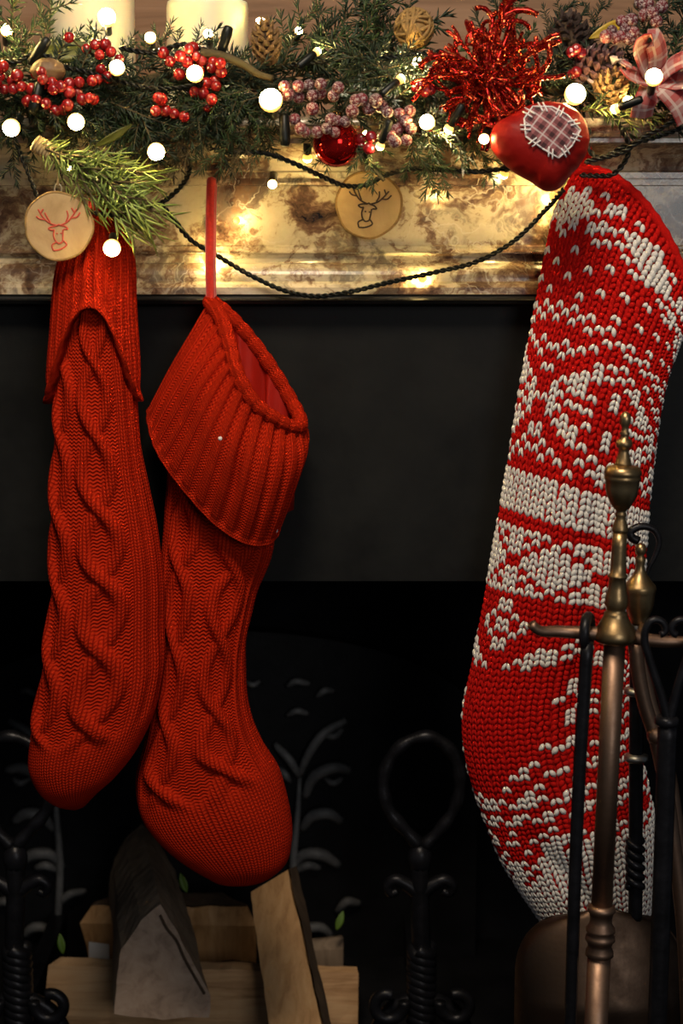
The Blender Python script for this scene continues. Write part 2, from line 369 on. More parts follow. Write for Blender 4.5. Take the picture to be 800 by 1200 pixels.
# firebox
struct('wall_firebox_back', *box(-0.62, 0.62, 0.42, 0.46, 0, 0.85), M['soot'])
for nm, x0, x1 in (('wall_firebox_left', -0.62, -0.58), ('wall_firebox_right', 0.58, 0.62)):
    struct(nm, *box(x0, x1, 0.10, 0.42, 0, 0.85), M['soot'])
struct('ceiling_firebox', *box(-0.62, 0.62, 0.10, 0.46, 0.85, 0.88), M['soot'])

mantel = thing('mantelpiece', (0, 0, 0), 'veined brown and cream marble mantelpiece above the black fireplace opening', 'mantelpiece')
def moulding(name, prof, mat, parent):
    """prof: (pixel row, depth) list -> a strip extruded along x, closed behind"""
    pr = np.array([P(400, r, y)[1:] for r, y in prof])
    v = np.concatenate([np.c_[np.full(len(pr), x), pr] for x in (-XW, XW)]); n = len(pr)
    f = [[i, n + i, n + i + 1, i + 1] for i in range(n - 1)] + [[0, n - 1, 2 * n - 1, n]]
    f += [list(range(n)), list(range(n, 2 * n))[::-1]]
    return obj(name, v, f, mat, parent, smooth=False)
def rounded(r0, y0, r1, y1, n=6, bulge=1):   # quarter curve between two profile points
    out = []
    for i in range(n + 1):
        a = i / n * math.pi / 2
        out.append((r0 + (r1 - r0) * (math.sin(a) if bulge else 1 - math.cos(a)), y0 + (y1 - y0) * (1 - math.cos(a) if bulge else math.sin(a))))
    return out
moulding('shelf', [(128, 0.20), (138, -0.082)] + rounded(139, -0.085, 147, -0.091) + rounded(149, -0.091, 157, -0.082, bulge=0)[1:] + [(160, -0.080), (162, -0.072), (167, -0.072), (167, 0.10)], M['marble'], mantel)
moulding('cornice', [(160, 0.05), (167, -0.060)] + rounded(168, -0.060, 200, -0.016, 10, 0) + [(202, -0.012), (209, -0.012), (210, 0.03)], M['marble'], mantel)
moulding('frieze', [(200, 0.06), (209, -0.004), (217, -0.004), (218, 0.0), (288, 0.0), (290, 0.06)], M['marble'], mantel)
moulding('base_moulding', [(286, 0.04), (287, 0.0)] + rounded(289, -0.002, 296, -0.008) + rounded(297, -0.008, 303, -0.003, 5, 0) + [(306, -0.005)] + rounded(308, -0.006, 330, -0.017, 8, 0) + [(333, -0.020), (337, -0.022), (345, -0.022), (347, 0.04)], M['marble'], mantel)
moulding('slate_lip', [(345, 0.05), (346, -0.020)] + rounded(347, -0.022, 352, -0.026) + [(356, -0.024), (359, -0.006), (361, 0.05)], M['slate'], mantel)
obj('slate_panel', *box(-XW, XW, 0.0, 0.10, zslab, float(P(400, 356, 0)[2])), M['slate'], mantel, smooth=False, label='plain black slate panel')
for sx in (-1, 1):
    obj('jamb', *box(sx * 0.76 - 0.19, sx * 0.76 + 0.19, 0.0, 0.10, 0.0, zslab), M['slate'], mantel, smooth=False)

# cast iron fireback with raised fronds
YB = 0.36
fb = thing('fireback', V(230, 1180, YB), 'black cast iron fireback with raised curling fern fronds behind the logs', 'fireback')
fb.location.z = 0.0; ORI[fb.name] = np.array(fb.location)
cx0, cx1 = float(P(-60, 900, YB)[0]), float(P(560, 900, YB)[0]); cz1 = float(P(0, 740, YB)[2])
n = 24
arch = [(cx0, 0), (cx1, 0)] + [((cx0 + cx1) / 2 + (cx1 - cx0) / 2 * math.cos(a), cz1 * 0.72 + cz1 * 0.28 * math.sin(a)) for a in np.linspace(0, math.pi, n)]
k = len(arch); v = [(x, YB + 0.006, z) for x, z in arch] + [(x, YB + 0.03, z) for x, z in arch]
obj('plate', v, [list(range(k)), list(range(k, 2 * k))[::-1]] + [[i, i + k, (i + 1) % k + k, (i + 1) % k] for i in range(k)], M['cast'], fb, smooth=False)
def blade(pts, r0, y, name, parent, mat, flip=None):
    a = np.array([(280 + q[0] / 2.5, 780 + q[1] / 2.5) for q in pts])
    if flip: a[:, 0] = 2 * flip - a[:, 0]
    w = smooth_path(P(a[:, 0], a[:, 1], y), 12); s = np.linspace(0, 1, 12)
    w[:, 1] -= 0.010 * np.sin(s * math.pi)
    obj(name, *tube(w, r0 * (0.35 + 0.75 * np.sin(np.clip(s * 2.2 + 0.35, 0, math.pi))), 6), mat, parent)
for flip in (None, 208):
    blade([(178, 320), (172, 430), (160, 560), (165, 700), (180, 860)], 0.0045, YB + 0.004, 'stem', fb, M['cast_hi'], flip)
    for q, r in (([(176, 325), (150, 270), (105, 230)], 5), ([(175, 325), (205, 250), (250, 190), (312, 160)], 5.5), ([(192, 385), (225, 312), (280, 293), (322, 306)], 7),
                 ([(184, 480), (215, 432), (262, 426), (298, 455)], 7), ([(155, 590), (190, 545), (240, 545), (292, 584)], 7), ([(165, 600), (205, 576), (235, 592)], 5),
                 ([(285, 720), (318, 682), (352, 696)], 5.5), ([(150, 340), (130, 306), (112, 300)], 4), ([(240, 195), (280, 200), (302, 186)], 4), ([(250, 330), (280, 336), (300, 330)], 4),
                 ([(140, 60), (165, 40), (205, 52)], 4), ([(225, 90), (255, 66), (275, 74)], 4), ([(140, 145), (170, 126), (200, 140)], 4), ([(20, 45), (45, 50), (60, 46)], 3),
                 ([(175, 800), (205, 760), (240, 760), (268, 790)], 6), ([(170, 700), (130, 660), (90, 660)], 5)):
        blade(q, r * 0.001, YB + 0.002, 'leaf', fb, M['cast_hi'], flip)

# ------------------------------------------------------------------ stockings
def loft(pairs, y0, T, nu, pw=(0.9, 0.8), bow_back=1.0):
    """pairs (t,Lx,Ly,Rx,Ry,depth,bow_px) -> function S(u,t) -> world points"""
    pr = np.asarray(pairs, float); ts = pr[:, 0]
    L = P(pr[:, 1], pr[:, 2], y0); R = P(pr[:, 3], pr[:, 4], y0)
    def S(u, tt):
        u = np.asarray(u, float); tt = np.asarray(tt, float); u, tt = np.broadcast_arrays(u, tt)
        l = hermite(tt, ts, L); r = hermite(tt, ts, R); dep = hermite(tt, ts, pr[:, 5]); bow = hermite(tt, ts, pr[:, 6]) * PX(1, y0)
        c0 = -np.cos(2 * math.pi * u); s0 = np.sin(2 * math.pi * u)
        c = np.sign(c0) * np.abs(c0) ** pw[0]; s = np.sign(s0) * np.abs(s0) ** pw[1]
        ch = (r - l) / 2; q = (l + r) / 2 + ch * c[..., None]
        chn = ch / (np.linalg.norm(ch, axis=-1)[..., None] + 1e-9)
        perp = np.stack([-chn[..., 2], 0 * c, chn[..., 0]], -1)
        q = q + perp * (bow * np.where(s0 > 0, s0, -s0 * bow_back))[..., None]
        q[..., 1] -= dep * s
        return q
    return S
def grid_normals(p):
    du = np.roll(p, -1, 1) - np.roll(p, 1, 1); dv = np.gradient(p, axis=0)
    n = np.cross(dv, du); n /= np.linalg.norm(n, axis=-1)[..., None] + 1e-12
    # outward: away from ring centre
    c = p.mean(1, keepdims=True); sgn = np.sign(((p - c) * n).sum(-1).mean()); return n * sgn
def cables(c, r, centres, lam, amp=2.4, h=1.0):
    """height (0..~1.4) and purl mask on stitch coordinates"""
    H = np.zeros_like(c); near = np.zeros_like(c)
    for i, (cc, ph) in enumerate(centres):
        a = 2 * math.pi * (r + ph) / lam
        for sgn in (1, -1):
            d = c - (cc + sgn * amp * np.sin(a)); g = np.exp(-(np.abs(d) / 1.1) ** 3.5)
            H = np.maximum(H, g * (1.0 + sgn * 0.35 * np.cos(a))); near = np.maximum(near, g)
    panel = np.zeros_like(c)
    for cc, ph in centres: panel = np.maximum(panel, (np.abs(c - cc) < 4.2) * 1.0)
    return H * h, np.clip(panel * (1 - near * 1.3), 0, 1)

def cable_body(parent, pairs, y0, cols, row_px, centres, lam, toe_t, seed, pw=(0.92, 0.8)):
    S = loft(pairs, y0, None, None, pw); t1 = pairs[-1][0]; nu, nv = 260, 420
    u = np.linspace(0, 1, nu, endpoint=False)[None]; tt = np.linspace(pairs[0][0], t1, nv)[:, None]
    p = S(u, tt); N = grid_normals(p)
    c = u * cols * 2 + 0 * tt; r = tt / row_px + 0 * u
    H, purl = cables(np.where(c > cols, 2 * cols - c, c), r, centres, lam)
    ribs = 0.45 + 0.45 * np.cos(2 * math.pi * c / 3.0)
    inp = np.clip(purl + H, 0, 1)
    H = np.where(purl + H > 0.15, H, 0.55 * ribs)
    edge = toe_t + 40 * np.sin(2 * math.pi * u)               # seam where the plain toe begins
    k = 1 / (1 + np.exp(-(tt - edge) / 4.0)); H = H * (1 - k) + 0.45 * k; purl = purl * (1 - k)
    fade = np.clip((t1 - tt) / 30, 0, 1)
    lump = vnoise(p, 26, seed) * 0.0030 + vnoise(p, 60, seed + 1) * 0.0009
    p = p + N * ((H * 0.0056 - 0.0030) * np.minimum(fade + .3, 1) + lump * fade)[..., None]
    v = p.reshape(-1, 3); f = grid_faces(nv, nu)
    f.append(list(range((nv - 1) * nu, nv * nu)))
    return obj('sock_body', v, f, M['red_knit'], parent, uv=np.stack([c, r], -1).reshape(-1, 2), attr={'purl': purl.ravel()})

# left stocking
y1 = -0.085
s1 = thing('christmas_stocking', V(110, 948, y1), 'red cable knit stocking with arched folded cuff, leftmost of the three', 'stocking', 'hanging Christmas stockings')
cable_body(s1, [(0, 84, 330, 144, 326, .020, 0), (60, 74, 395, 150, 392, .026, 0), (130, 69, 465, 160, 462, .030, 0), (210, 63, 545, 169, 540, .031, 0), (290, 60, 630, 183, 615, .033, 0),
    (360, 58, 700, 190, 672, .034, 0), (420, 52, 762, 192, 725, .035, 0), (480, 42, 825, 192, 788, .036, 0), (530, 34, 868, 180, 838, .036, 0), (580, 36, 908, 157, 882, .033, 0),
    (615, 52, 934, 135, 910, .026, 0), (640, 72, 946, 114, 930, .015, 0), (652, 86, 949, 100, 944, .005, 0)], y1, 24, 4.3, [(4.6, 0), (12.2, 20)], 40, 500, 3)
def cuff_strip(parent):
    pairs = [(0, 109, 246, 125, 243, .008, 0), (30, 92, 270, 139, 264, .018, 0), (65, 75, 304, 151, 294, .028, 0), (115, 63, 356, 158, 345, .034, 0), (165, 57, 408, 161, 398, .037, 0), (225, 60, 473, 161, 470, .036, 0)]
    S = loft(pairs, y1, None, None, (0.9, 0.85)); nu, nv = 300, 110
    u = np.linspace(0, 1, nu, endpoint=False)[None]; s = np.maximum(np.sin(2 * math.pi * u), 0)
    T = 225 * (1 - 0.45 * s ** 2.4) 
    tt = np.linspace(0, 1, nv)[:, None] * T
    p = S(u, tt); N = grid_normals(p)
    rib = np.cos(2 * math.pi * u * 26); H = np.clip(rib * 1.5, -0.8, 1) * 0.0022 * np.clip(tt / 60, 0.2, 1) * np.clip((T - tt) / 26, 0.25, 1)
    roll = np.exp(-((tt - T) / 9.0) ** 2) * 0.004
    p = p + N * (H + roll + vnoise(p, 30, 9) * 0.003 * np.clip(tt / 60, 0.1, 1))[..., None]
    inner = p - N * 0.009
    v = np.concatenate([p.reshape(-1, 3), inner[::-1].reshape(-1, 3)]); c = u * 100 + 0 * tt; r = tt / 4.2
    uv = np.stack([c, r], -1).reshape(-1, 2); purl = np.clip(-rib * 2, 0, 1) + 0 * tt
    obj('cuff', v, grid_faces(2 * nv, nu), M['red_knit'], parent, uv=np.concatenate([uv, uv[::-1]]), attr={'purl': np.r_[purl.ravel(), purl.ravel()]})
cuff_strip(s1)
obj('hanging_loop', *tube(smooth_path(P([112, 108, 111, 117, 121, 119], [258, 245, 228, 226, 240, 258], [y1, y1 - .002, y1, y1, y1 + .002, y1]), 20), 0.0032, 8), M['red_felt'], s1)

# middle stocking
y2 = -0.052
s2 = thing('christmas_stocking', V(280, 1036, y2), 'red cable knit stocking with wide ribbed cuff hanging open, middle of the three', 'stocking', 'hanging Christmas stockings')
cable_body(s2, [(0, 200, 500, 326, 520, .022, 0), (70, 192, 575, 322, 590, .030, 0), (140, 187, 645, 317, 648, .032, 0), (200, 186, 705, 299, 698, .033, 0), (250, 186, 762, 288, 745, .033, 0),
    (305, 178, 822, 286, 795, .034, 0), (355, 167, 872, 291, 836, .036, 0), (405, 157, 915, 306, 870, .037, 0), (450, 162, 950, 328, 908, .038, 0), (495, 181, 979, 342, 950, .037, 0),
    (535, 209, 1004, 344, 986, .033, 0), (570, 238, 1024, 331, 1015, .024, 0), (590, 258, 1034, 308, 1031, .014, 0), (600, 272, 1036, 292, 1036, .005, 0)], y2, 26, 4.3, [(8.0, 4), (16.5, 24)], 40, 405, 11)
def ploop(pts, u):   # periodic smooth loop
    pts = np.asarray(pts, float); n = len(pts); w = P(pts[:, 0], pts[:, 1], pts[:, 2])
    ext = np.concatenate([w[-3:], w, w[:3]]); return hermite(u * n, np.arange(-3, n + 3), ext)
RIM = [(246, 354, -.050), (260, 376, -.068), (270, 408, -.084), (279, 440, -.096), (298, 472, -.101), (324, 492, -.096), (345, 501, -.082), (352, 494, -.058), (341, 470, -.040), (317, 430, -.034), (289, 392, -.034), (262, 364, -.040)]
MID = [(224, 392, -.050), (232, 416, -.082), (240, 448, -.100), (256, 486, -.111), (282, 518, -.116), (318, 532, -.110), (350, 530, -.092), (359, 514, -.058), (351, 486, -.026), (326, 444, -.018), (298, 402, -.018), (258, 366, -.030)]
MD2 = [(196, 440, -.046), (203, 462, -.082), (214, 496, -.101), (236, 534, -.112), (268, 572, -.116), (305, 590, -.112), (338, 580, -.090), (347, 552, -.056), (335, 525, -.024), (298, 490, -.014), (258, 452, -.012), (218, 420, -.024)]
HEM = [(174, 482, -.046), (177, 510, -.076), (190, 540, -.093), (220, 580, -.103), (255, 617, -.106), (292, 638, -.102), (321, 632, -.082), (328, 592, -.055), (312, 562, -.025), (270, 532, -.012), (225, 508, -.010), (190, 482, -.022)]
def cuff2(parent):
    nu, nv = 390, 120; u = np.linspace(0, 1, nu, endpoint=False); nrib = 25
    lv = np.stack([ploop(L, u) for L in (RIM, MID, MD2, HEM)])            # 4,nu,3
    ss = np.linspace(0, 1, nv); p = hermite(ss, [0, 0.22, 0.6, 1.0], lv.reshape(4, -1)).reshape(nv, nu, 3)
    N = grid_normals(p)
    rib = np.cos(2 * math.pi * nrib * u)[None]
    H = (np.clip(rib * 1.8 + 0.35, -1, 1) * 0.0021) * np.ones((nv, 1)) + vnoise(p, 28, 21) * 0.0022
    crease = np.exp(-((u[None] - 0.335 - 0.02 * ss[:, None]) / 0.012) ** 2) * 0.006 * np.exp(-((ss[:, None] - 0.45) / 0.3) ** 2)
    H = H * np.clip((1.0 - ss[:, None]) / 0.08, 0.2, 1) - crease + 0.002 * np.exp(-((ss[:, None] - 1) / 0.04) ** 2)
    p2 = p + N * H[..., None]; inner = p - N * 0.006
    c = np.broadcast_to(u[None] * nrib * 6, (nv, nu)); r = np.broadcast_to(ss[:, None] * 36, (nv, nu)); purl = np.broadcast_to(np.clip(-rib * 2, 0, 1), (nv, nu))
    mb_v = [p2.reshape(-1, 3), inner[::-1].reshape(-1, 3)]; f = grid_faces(2 * nv, nu, True)
    uv = [np.stack([c, r], -1).reshape(-1, 2)] * 1; uv.append(uv[0][::-1]); pl = [purl.ravel(), purl.ravel()]
    # the rolled rim
    rim = lv[0]; tn = np.roll(rim, -1, 0) - np.roll(rim, 1, 0); tn /= np.linalg.norm(tn, axis=1)[:, None]
    cen = rim.mean(0); out = rim - cen; out -= tn * (out * tn).sum(1)[:, None]; out /= np.linalg.norm(out, axis=1)[:, None]; bi = np.cross(tn, out)
    nr = 20; a = np.linspace(0, 2 * math.pi, nr, endpoint=False)
    rr = 0.0064 + np.clip(rib[0] * 2.5 + 1.2, -1, 1) * 0.0004
    q = rim[None] + rr[None, :, None] * (np.cos(a)[:, None, None] * out[None] + np.sin(a)[:, None, None] * bi[None])
    k = sum(len(x) for x in mb_v); mb_v.append(q.reshape(-1, 3)); f += [[i + k for i in g] for g in grid_faces(nr, nu, True)]
    uv.append(np.stack([np.broadcast_to(u[None] * nrib * 6, (nr, nu)), np.broadcast_to(a[:, None] * 2, (nr, nu))], -1).reshape(-1, 2)); pl.append(np.broadcast_to(purl[0], (nr, nu)).ravel())
    obj('cuff', np.concatenate(mb_v), f, M['red_knit'], parent, uv=np.concatenate(uv), attr={'purl': np.concatenate(pl)})
    # lining pocket
    cen2 = P(300, 470, -.062); levels = []
    for s, drop in ((0.96, 0.0), (0.90, 0.012), (0.82, 0.045), (0.70, 0.085), (0.3, 0.10)):
        w = cen2 + (rim - cen2) * s; w = w - np.array([0, 0, drop]); levels.append(w)
    w = np.stack(levels); w[1:] += (np.sin(u * 2 * math.pi * 9 + 1.3) + 0.6 * np.sin(u * 2 * math.pi * 17))[None, :, None] * np.array([0.0022, 0.0050, 0.0])[None, None] * np.array([.5, 1, 1.6, .5])[:, None, None]; w[1:, :, :] += (vnoise(w[1:].reshape(-1, 3), 60, 4) * 0.004).reshape(4, nu, 1)
    w = w[:, ::3]; ff = grid_faces(5, w.shape[1]); ff.append(list(range(4 * w.shape[1], 5 * w.shape[1])))
    obj('lining', w.reshape(-1, 3), ff, M['lining'], parent, label='smooth red fabric lining inside the cuff')
cuff2(s2)
lp = smooth_path(P([247, 246, 246, 246.5, 247.5], [362, 320, 280, 240, 212], [y2, y2, y2, y2, y2 + .002]), 24)
obj('hanging_loop', *tube(np.concatenate([lp, (lp + [0.0006, 0.008, 0])[::-1]]), 0.0042, 8), M['red_felt'], s2)
obj('pearl', *sphere(P(258, 514, -.1185), 0.0020, 10, 7), M['thread'], s2)
obj('pearl', *sphere(P(323, 622, -.082), 0.0020, 10, 7), M['thread'], s2)

# right stocking, two-colour knit with every stitch modelled
y3 = -0.060
s3 = thing('christmas_stocking', V(690, 1135, y3), 'red and white patterned knit stocking behind the fire tools, rightmost of the three', 'stocking', 'hanging Christmas stockings')
PAIRS3 = [(0, 672, 203, 786, 400, .010, 54), (50, 652, 245, 778, 425, .018, 50), (120, 637, 312, 771, 456, .024, 40), (200, 623, 390, 767, 492, .028, 27), (280, 609, 467, 763, 535, .030, 14),
    (360, 597, 545, 757, 598, .031, 4), (440, 584, 620, 753, 664, .032, 0), (520, 571, 695, 750, 722, .033, 0), (600, 557, 770, 745, 772, .034, 0), (680, 544, 842, 742, 818, .036, 0),
    (740, 548, 890, 744, 862, .037, 0), (820, 568, 955, 756, 918, .036, 0), (900, 592, 1012, 765, 972, .034, 0), (960, 620, 1056, 765, 1030, .028, 0), (1010, 648, 1094, 758, 1072, .020, 0),
    (1050, 680, 1122, 738, 1108, .011, 0), (1068, 700, 1128, 718, 1124, .004, 0)]
S3 = loft(PAIRS3, y3, None, None, (0.92, 0.8), 1.06)
def surf3(u, tt):
    q = S3(u, tt); u, tt = np.broadcast_arrays(u, tt)
    du = np.minimum(np.abs(u - 0.285), 1)
    cr = np.exp(-(du / 0.028) ** 2) * 0.013 * np.clip((tt - 260) / 150, 0, 1) * np.clip((900 - tt) / 150, 0, 1)
    cr = cr + np.exp(-((u - 0.17) / 0.05) ** 2) * 0.006 * np.clip((tt - 60) / 100, 0, 1) * np.clip((420 - tt) / 100, 0, 1)
    cr = cr + np.exp(-((u - 0.20 - (tt - 900) * 0.0006) / 0.03) ** 2) * 0.009 * np.clip((tt - 830) / 80, 0, 1)
    q = q.copy(); q[..., 1] += cr; return q
nu, nv = 120, 160
ug = np.linspace(0, 1, nu, endpoint=False)[None]; tg = np.linspace(0, 1068, nv)[:, None]
pg = surf3(ug, tg); f = grid_faces(nv, nu); f.append(list(range((nv - 1) * nu, nv * nu)))
obj('sock_body', pg.reshape(-1, 3), f, M['yarn_back'], s3)
pin = surf3(ug, tg[:60]); ctr = pin.mean(1, keepdims=True); pin = ctr + (pin - ctr) * 0.9
obj('lining', pin.reshape(-1, 3), grid_faces(60, nu), M['yarn_back'], s3)
COLS, RPX = 45, 8.2; ROWS = int(1060 / RPX)
def medallion(c, k, c0):
    """eight-petalled star inside a double diamond, 15 stitches wide and 20 rows high"""
    a = abs((c - c0 + 7.5) % 15 - 7.5); dk = abs(k - 10)
    if (abs(dk - a) < 0.9 and 1.5 <= a <= 4.2) or (a < 0.6 and 2 <= dk <= 4.6) or (dk < 0.8 and 2 <= a <= 4.6): return 1
    d = a * 1.33 + dk
    if abs(d - 7.8) < 0.62 or abs(d - 9.6) < 0.62: return 1
    if d > 11:
        e = (7.5 - a) * 1.33 + (10 - dk)
        if abs(e - 6.0) < 0.6 or abs(e - 3.2) < 0.6 or e < 0.8: return 1
    return 0
def pattern(r, c, px, py):
    if r < 3: return 0
    if r < 10:
        k = abs(r - 6); z = abs((c + 2) % 9 - 4)
        if k == 3: return c % 2
        if z + k < 3.6: return 1
        if z + k < 4.6: return 0
        return 1 if (c + r) % 3 else 0
    if r < 20: return 1 if (r % 2 == 0 and (c + 2 * (r // 2)) % 4 == 0) else 0
    if r < 23: return 1 if (c + r) % 2 == 0 else 0
    if r < 24: return 0
    if r < 43: return medallion(c, (r - 23.5) * 1.05, 12)
    if r < 44: return 0
    if r < 50: return 1
    if r < 52: return 0
    if r < 62:
        k = abs(r - 56.5); z = abs((c + 4) % 9 - 4.0); d = z + k
        if abs(d - 4.5) < 0.45: return 0
        return 0 if (abs(d - 6.5) < 0.45 and z < 3.5 and k < 4) else 1
    if r < 63: return 0
    if r < 86:
        k = r - 63; z = abs((c + 3) % 15 - 7.5); a = k - (7.5 - z) * 0.85
        if abs(a - 5) < 0.6 or abs(a - 6.8) < 0.6: return 1
        if a < 4: return 1 if abs(z + abs(k - 3.5) * 0.8 - 2.8) < 0.55 or (z < 0.6 and abs(k - 3.5) < 0.6) else 0
        zz = 7.5 - z; kk = abs(k - 17)
        if (abs(kk - zz) < 0.8 and 1 <= zz <= 4) or (zz < 0.6 and 2 <= kk <= 4.5) or (kk < 0.8 and 2 <= zz <= 4.5): return 1
        return 1 if (z < 3 and (c + k) % 3 == 0 and k > 11) else 0
    late = 6 if c < 8 else 0
    if r < 104 + late:
        k = (r - 86) % 12
        if k in (1, 2, 6): return 1 if (c + k) % 3 else 0
        if k in (4,): return 1 if c % 4 == 1 else 0
        if k in (8,): return 1 if c % 3 == 0 else 0
        if k in (10, 11): return 1 if (c + k) % 4 else 0
        return 1 if (k in (5, 9) and c % 6 == 2) else 0
    if r < 107 + late: return 0 if (c + r) % 4 == 0 else 1
    return 1
HEEL = [(535, 772), (610, 790), (655, 826), (646, 852), (632, 882), (600, 908), (556, 932), (530, 860)]
def inpoly(x, y, poly):
    ins = False; j = len(poly) - 1
    for i in range(len(poly)):
        (xi, yi), (xj, yj) = poly[i], poly[j]
        if (yi > y) != (yj > y) and x < (xj - xi) * (y - yi) / (yj - yi) + xi: ins = not ins
        j = i
    return ins
cc, rr = np.meshgrid(np.arange(COLS), np.arange(ROWS)); cc = cc.ravel(); rr = rr.ravel()
uu = (cc + 0.5) / COLS; tt = (rr + 0.5) * RPX
du = 0.5 / COLS
pc = surf3(uu, tt); tu = (surf3(uu + du, tt) - surf3(uu - du, tt)); tv = (surf3(uu, tt + RPX / 2) - surf3(uu, np.maximum(tt - RPX / 2, 0)))
nn = np.cross(tv, tu); nn /= np.linalg.norm(nn, axis=1)[:, None] + 1e-12
ringc = hermite(tt, tg.ravel(), pg.mean(1)); sg = np.sign(((pc - ringc) * nn).sum(1)); nn *= sg[:, None]
sx, sy = unproject(pc)
isw = np.array([bool(pattern(r, c, 0, 0)) and not (u < 0.5 and inpoly(x, y, HEEL)) for r, c, u, x, y in zip(rr, cc, uu, sx, sy)])
jit = NR.normal(scale=0.05, size=(len(cc), 2))
def stitches(idx, name, mat):
    vs = []; fs = []
    a = np.linspace(0, 2 * math.pi, 5, endpoint=False)
    prof = [(-0.02, 0.10), (0.22, 0.85), (0.55, 1.0), (0.85, 0.7), (1.0, 0.12)]
    for sgn in (-1, 1):
        b0 = pc[idx] + tu[idx] * (sgn * 0.42 + jit[idx, :1]) + tv[idx] * (0.74 + jit[idx, 1:]); b1 = pc[idx] + tu[idx] * (sgn * 0.09 + jit[idx, :1]) + tv[idx] * (-0.58 + jit[idx, 1:])
        lift = 0.0006 if 'white' in name else 0.0; b0 = b0 + nn[idx] * (lift + 0.0002); b1 = b1 + nn[idx] * (lift + 0.0010)
        ax = b1 - b0; side = np.cross(ax, nn[idx]); ln = np.linalg.norm(tu[idx], axis=1)[:, None]; side /= np.linalg.norm(side, axis=1)[:, None] + 1e-12
        rad = ln * (0.225 if 'white' in name else 0.235)
        ring = []
        for s, q in prof:
            c0 = b0 + ax * s + nn[idx] * (math.sin(math.pi * max(s, 0)) * 0.0011)
            ring.append(c0[:, None] + q * rad[:, None] * (np.cos(a)[None, :, None] * side[:, None] + np.sin(a)[None, :, None] * nn[idx][:, None] * (0.75 if 'white' in name else 0.5)))
        vs.append(np.stack(ring, 1).reshape(-1, 3))                      # n,5 rings,5
    v = np.concatenate(vs); m = len(v) // 25; g = np.array(grid_faces(5, 5)); f = (g[None] + 25 * np.arange(m)[:, None, None]).reshape(-1, 4)
    obj(name, v, f, mat, s3, kind='stuff')
idx = np.arange(len(cc)); stitches(idx[~isw], 'red_stitches', M['yarn_red']); stitches(idx[isw], 'white_stitches', M['yarn_white'])
u = np.linspace(0, 1, 120, endpoint=False); rimp = surf3(u, np.zeros(120) + 1.0)
obj('rim', *tube(rimp, 0.0042 + 0.0006 * np.cos(u * 2 * math.pi * 40), 10, closed=True), M['yarn_red'], s3)
obj('hanging_loop', *tube(smooth_path(P([676, 684, 690, 688, 680], [205, 190, 180, 172, 176], y3), 16), 0.003, 8), M['yarn_red'], s3)

# ------------------------------------------------------------------ fire tools
YT = -0.27
def TX(px, py, y=YT): return P(px, py, y)
pt0 = P(733, 484, YT); pt1 = P(698, 1200, YT); axd = (pt0 - pt1) / np.linalg.norm(pt0 - pt1)
foot = pt1 + axd * ((0.0 - pt1[2]) / axd[2])
st = thing('fire_tool_stand', foot, 'aged brass fire tool stand with urn finial and side arms', 'tool stand')
def onaxis(row):   # point on the pole at a pixel row
    k = (row - 484) / (1200 - 484); return P(733 + (698 - 733) * k, row, YT)
def turned(rows, name, mat, seg=32):   # rows: (pixel row, half width px) along the pole, top to bottom
    base = onaxis(rows[-1][0]); pr = [(PX(h, YT), np.dot(onaxis(r) - base, axd)) for r, h in rows][::-1]
    return obj(name, *lathe(pr, base, axd, seg), mat, st)
turned([(482, 0.5), (484, 4), (488, 6.5), (493, 6.8), (498, 5.5), (501, 4), (505, 4), (508, 6.5), (510, 5), (514, 5), (516, 9), (520, 10), (524, 9), (526, 6), (530, 6.2), (536, 8), (542, 9), (545, 11)], 'finial', M['brass'])
turned([(545, 11), (547, 19), (550, 21), (553, 22), (556, 22), (557, 21), (559, 21.5), (561, 22), (563, 20.5), (572, 20), (580, 18), (588, 14.5), (595, 10), (598, 6.5), (600, 6), (602, 7), (604, 7), (606, 6), (610, 7), (616, 9), (620, 10), (622, 10), (624, 8.5)], 'urn', M['brass'])
turned([(624, 8.5), (640, 9), (660, 9.3), (672, 9.6), (674, 12), (676, 12), (678, 10), (690, 11), (700, 13.5), (708, 14), (713, 12), (716, 11), (718, 14), (720, 14), (723, 15), (730, 19), (738, 24), (744, 26), (750, 25), (753, 20), (754, 12)], 'baluster', M['brass'])
turned([(752, 13), (900, 13), (1062, 13)], 'pole', M['bronze'])
turned([(1060, 13), (1063, 17), (1067, 17.5), (1070, 15), (1076, 13.5), (1082, 14), (1088, 18), (1091, 18), (1094, 15), (1097, 18), (1101, 18.5), (1104, 16), (1109, 14.5), (1114, 17), (1119, 17.5), (1122, 13)], 'collar', M['bronze'])
base = foot; L2 = np.linalg.norm(onaxis(1120) - foot)
obj('lower_pole', *lathe([(0.0095, 0.03), (0.0095, L2)], base, axd, 24), M['bronze'], st)
obj('base', *lathe([(0.075, 0.0), (0.078, 0.006), (0.07, 0.014), (0.03, 0.022), (0.018, 0.034), (0.010, 0.05)], foot - [0, 0, 0], (0, 0, 1), 40), M['bronze'], st)
arm = smooth_path([TX(710, 743), TX(690, 742), TX(655, 740), TX(628, 737, YT - .005), TX(622, 731, YT - .006)], 24); sa = np.linspace(0, 1, 24)
obj('arm', *tube(arm, PX(1, YT) * (9 - 3.2 * sa), 14), M['bronze'], st)
arm = smooth_path([TX(730, 745), TX(760, 750), TX(785, 752), TX(812, 748), TX(816, 738)], 24)
obj('arm', *tube(arm, PX(1, YT) * (9 - 3.2 * sa), 14), M['bronze'], st)
arm = smooth_path([TX(722, 742), P(738, 748, YT + .05), P(752, 742, YT + .095), P(754, 734, YT + .10)], 16)
obj('arm', *tube(arm, 0.0045, 12), M['bronze'], st)

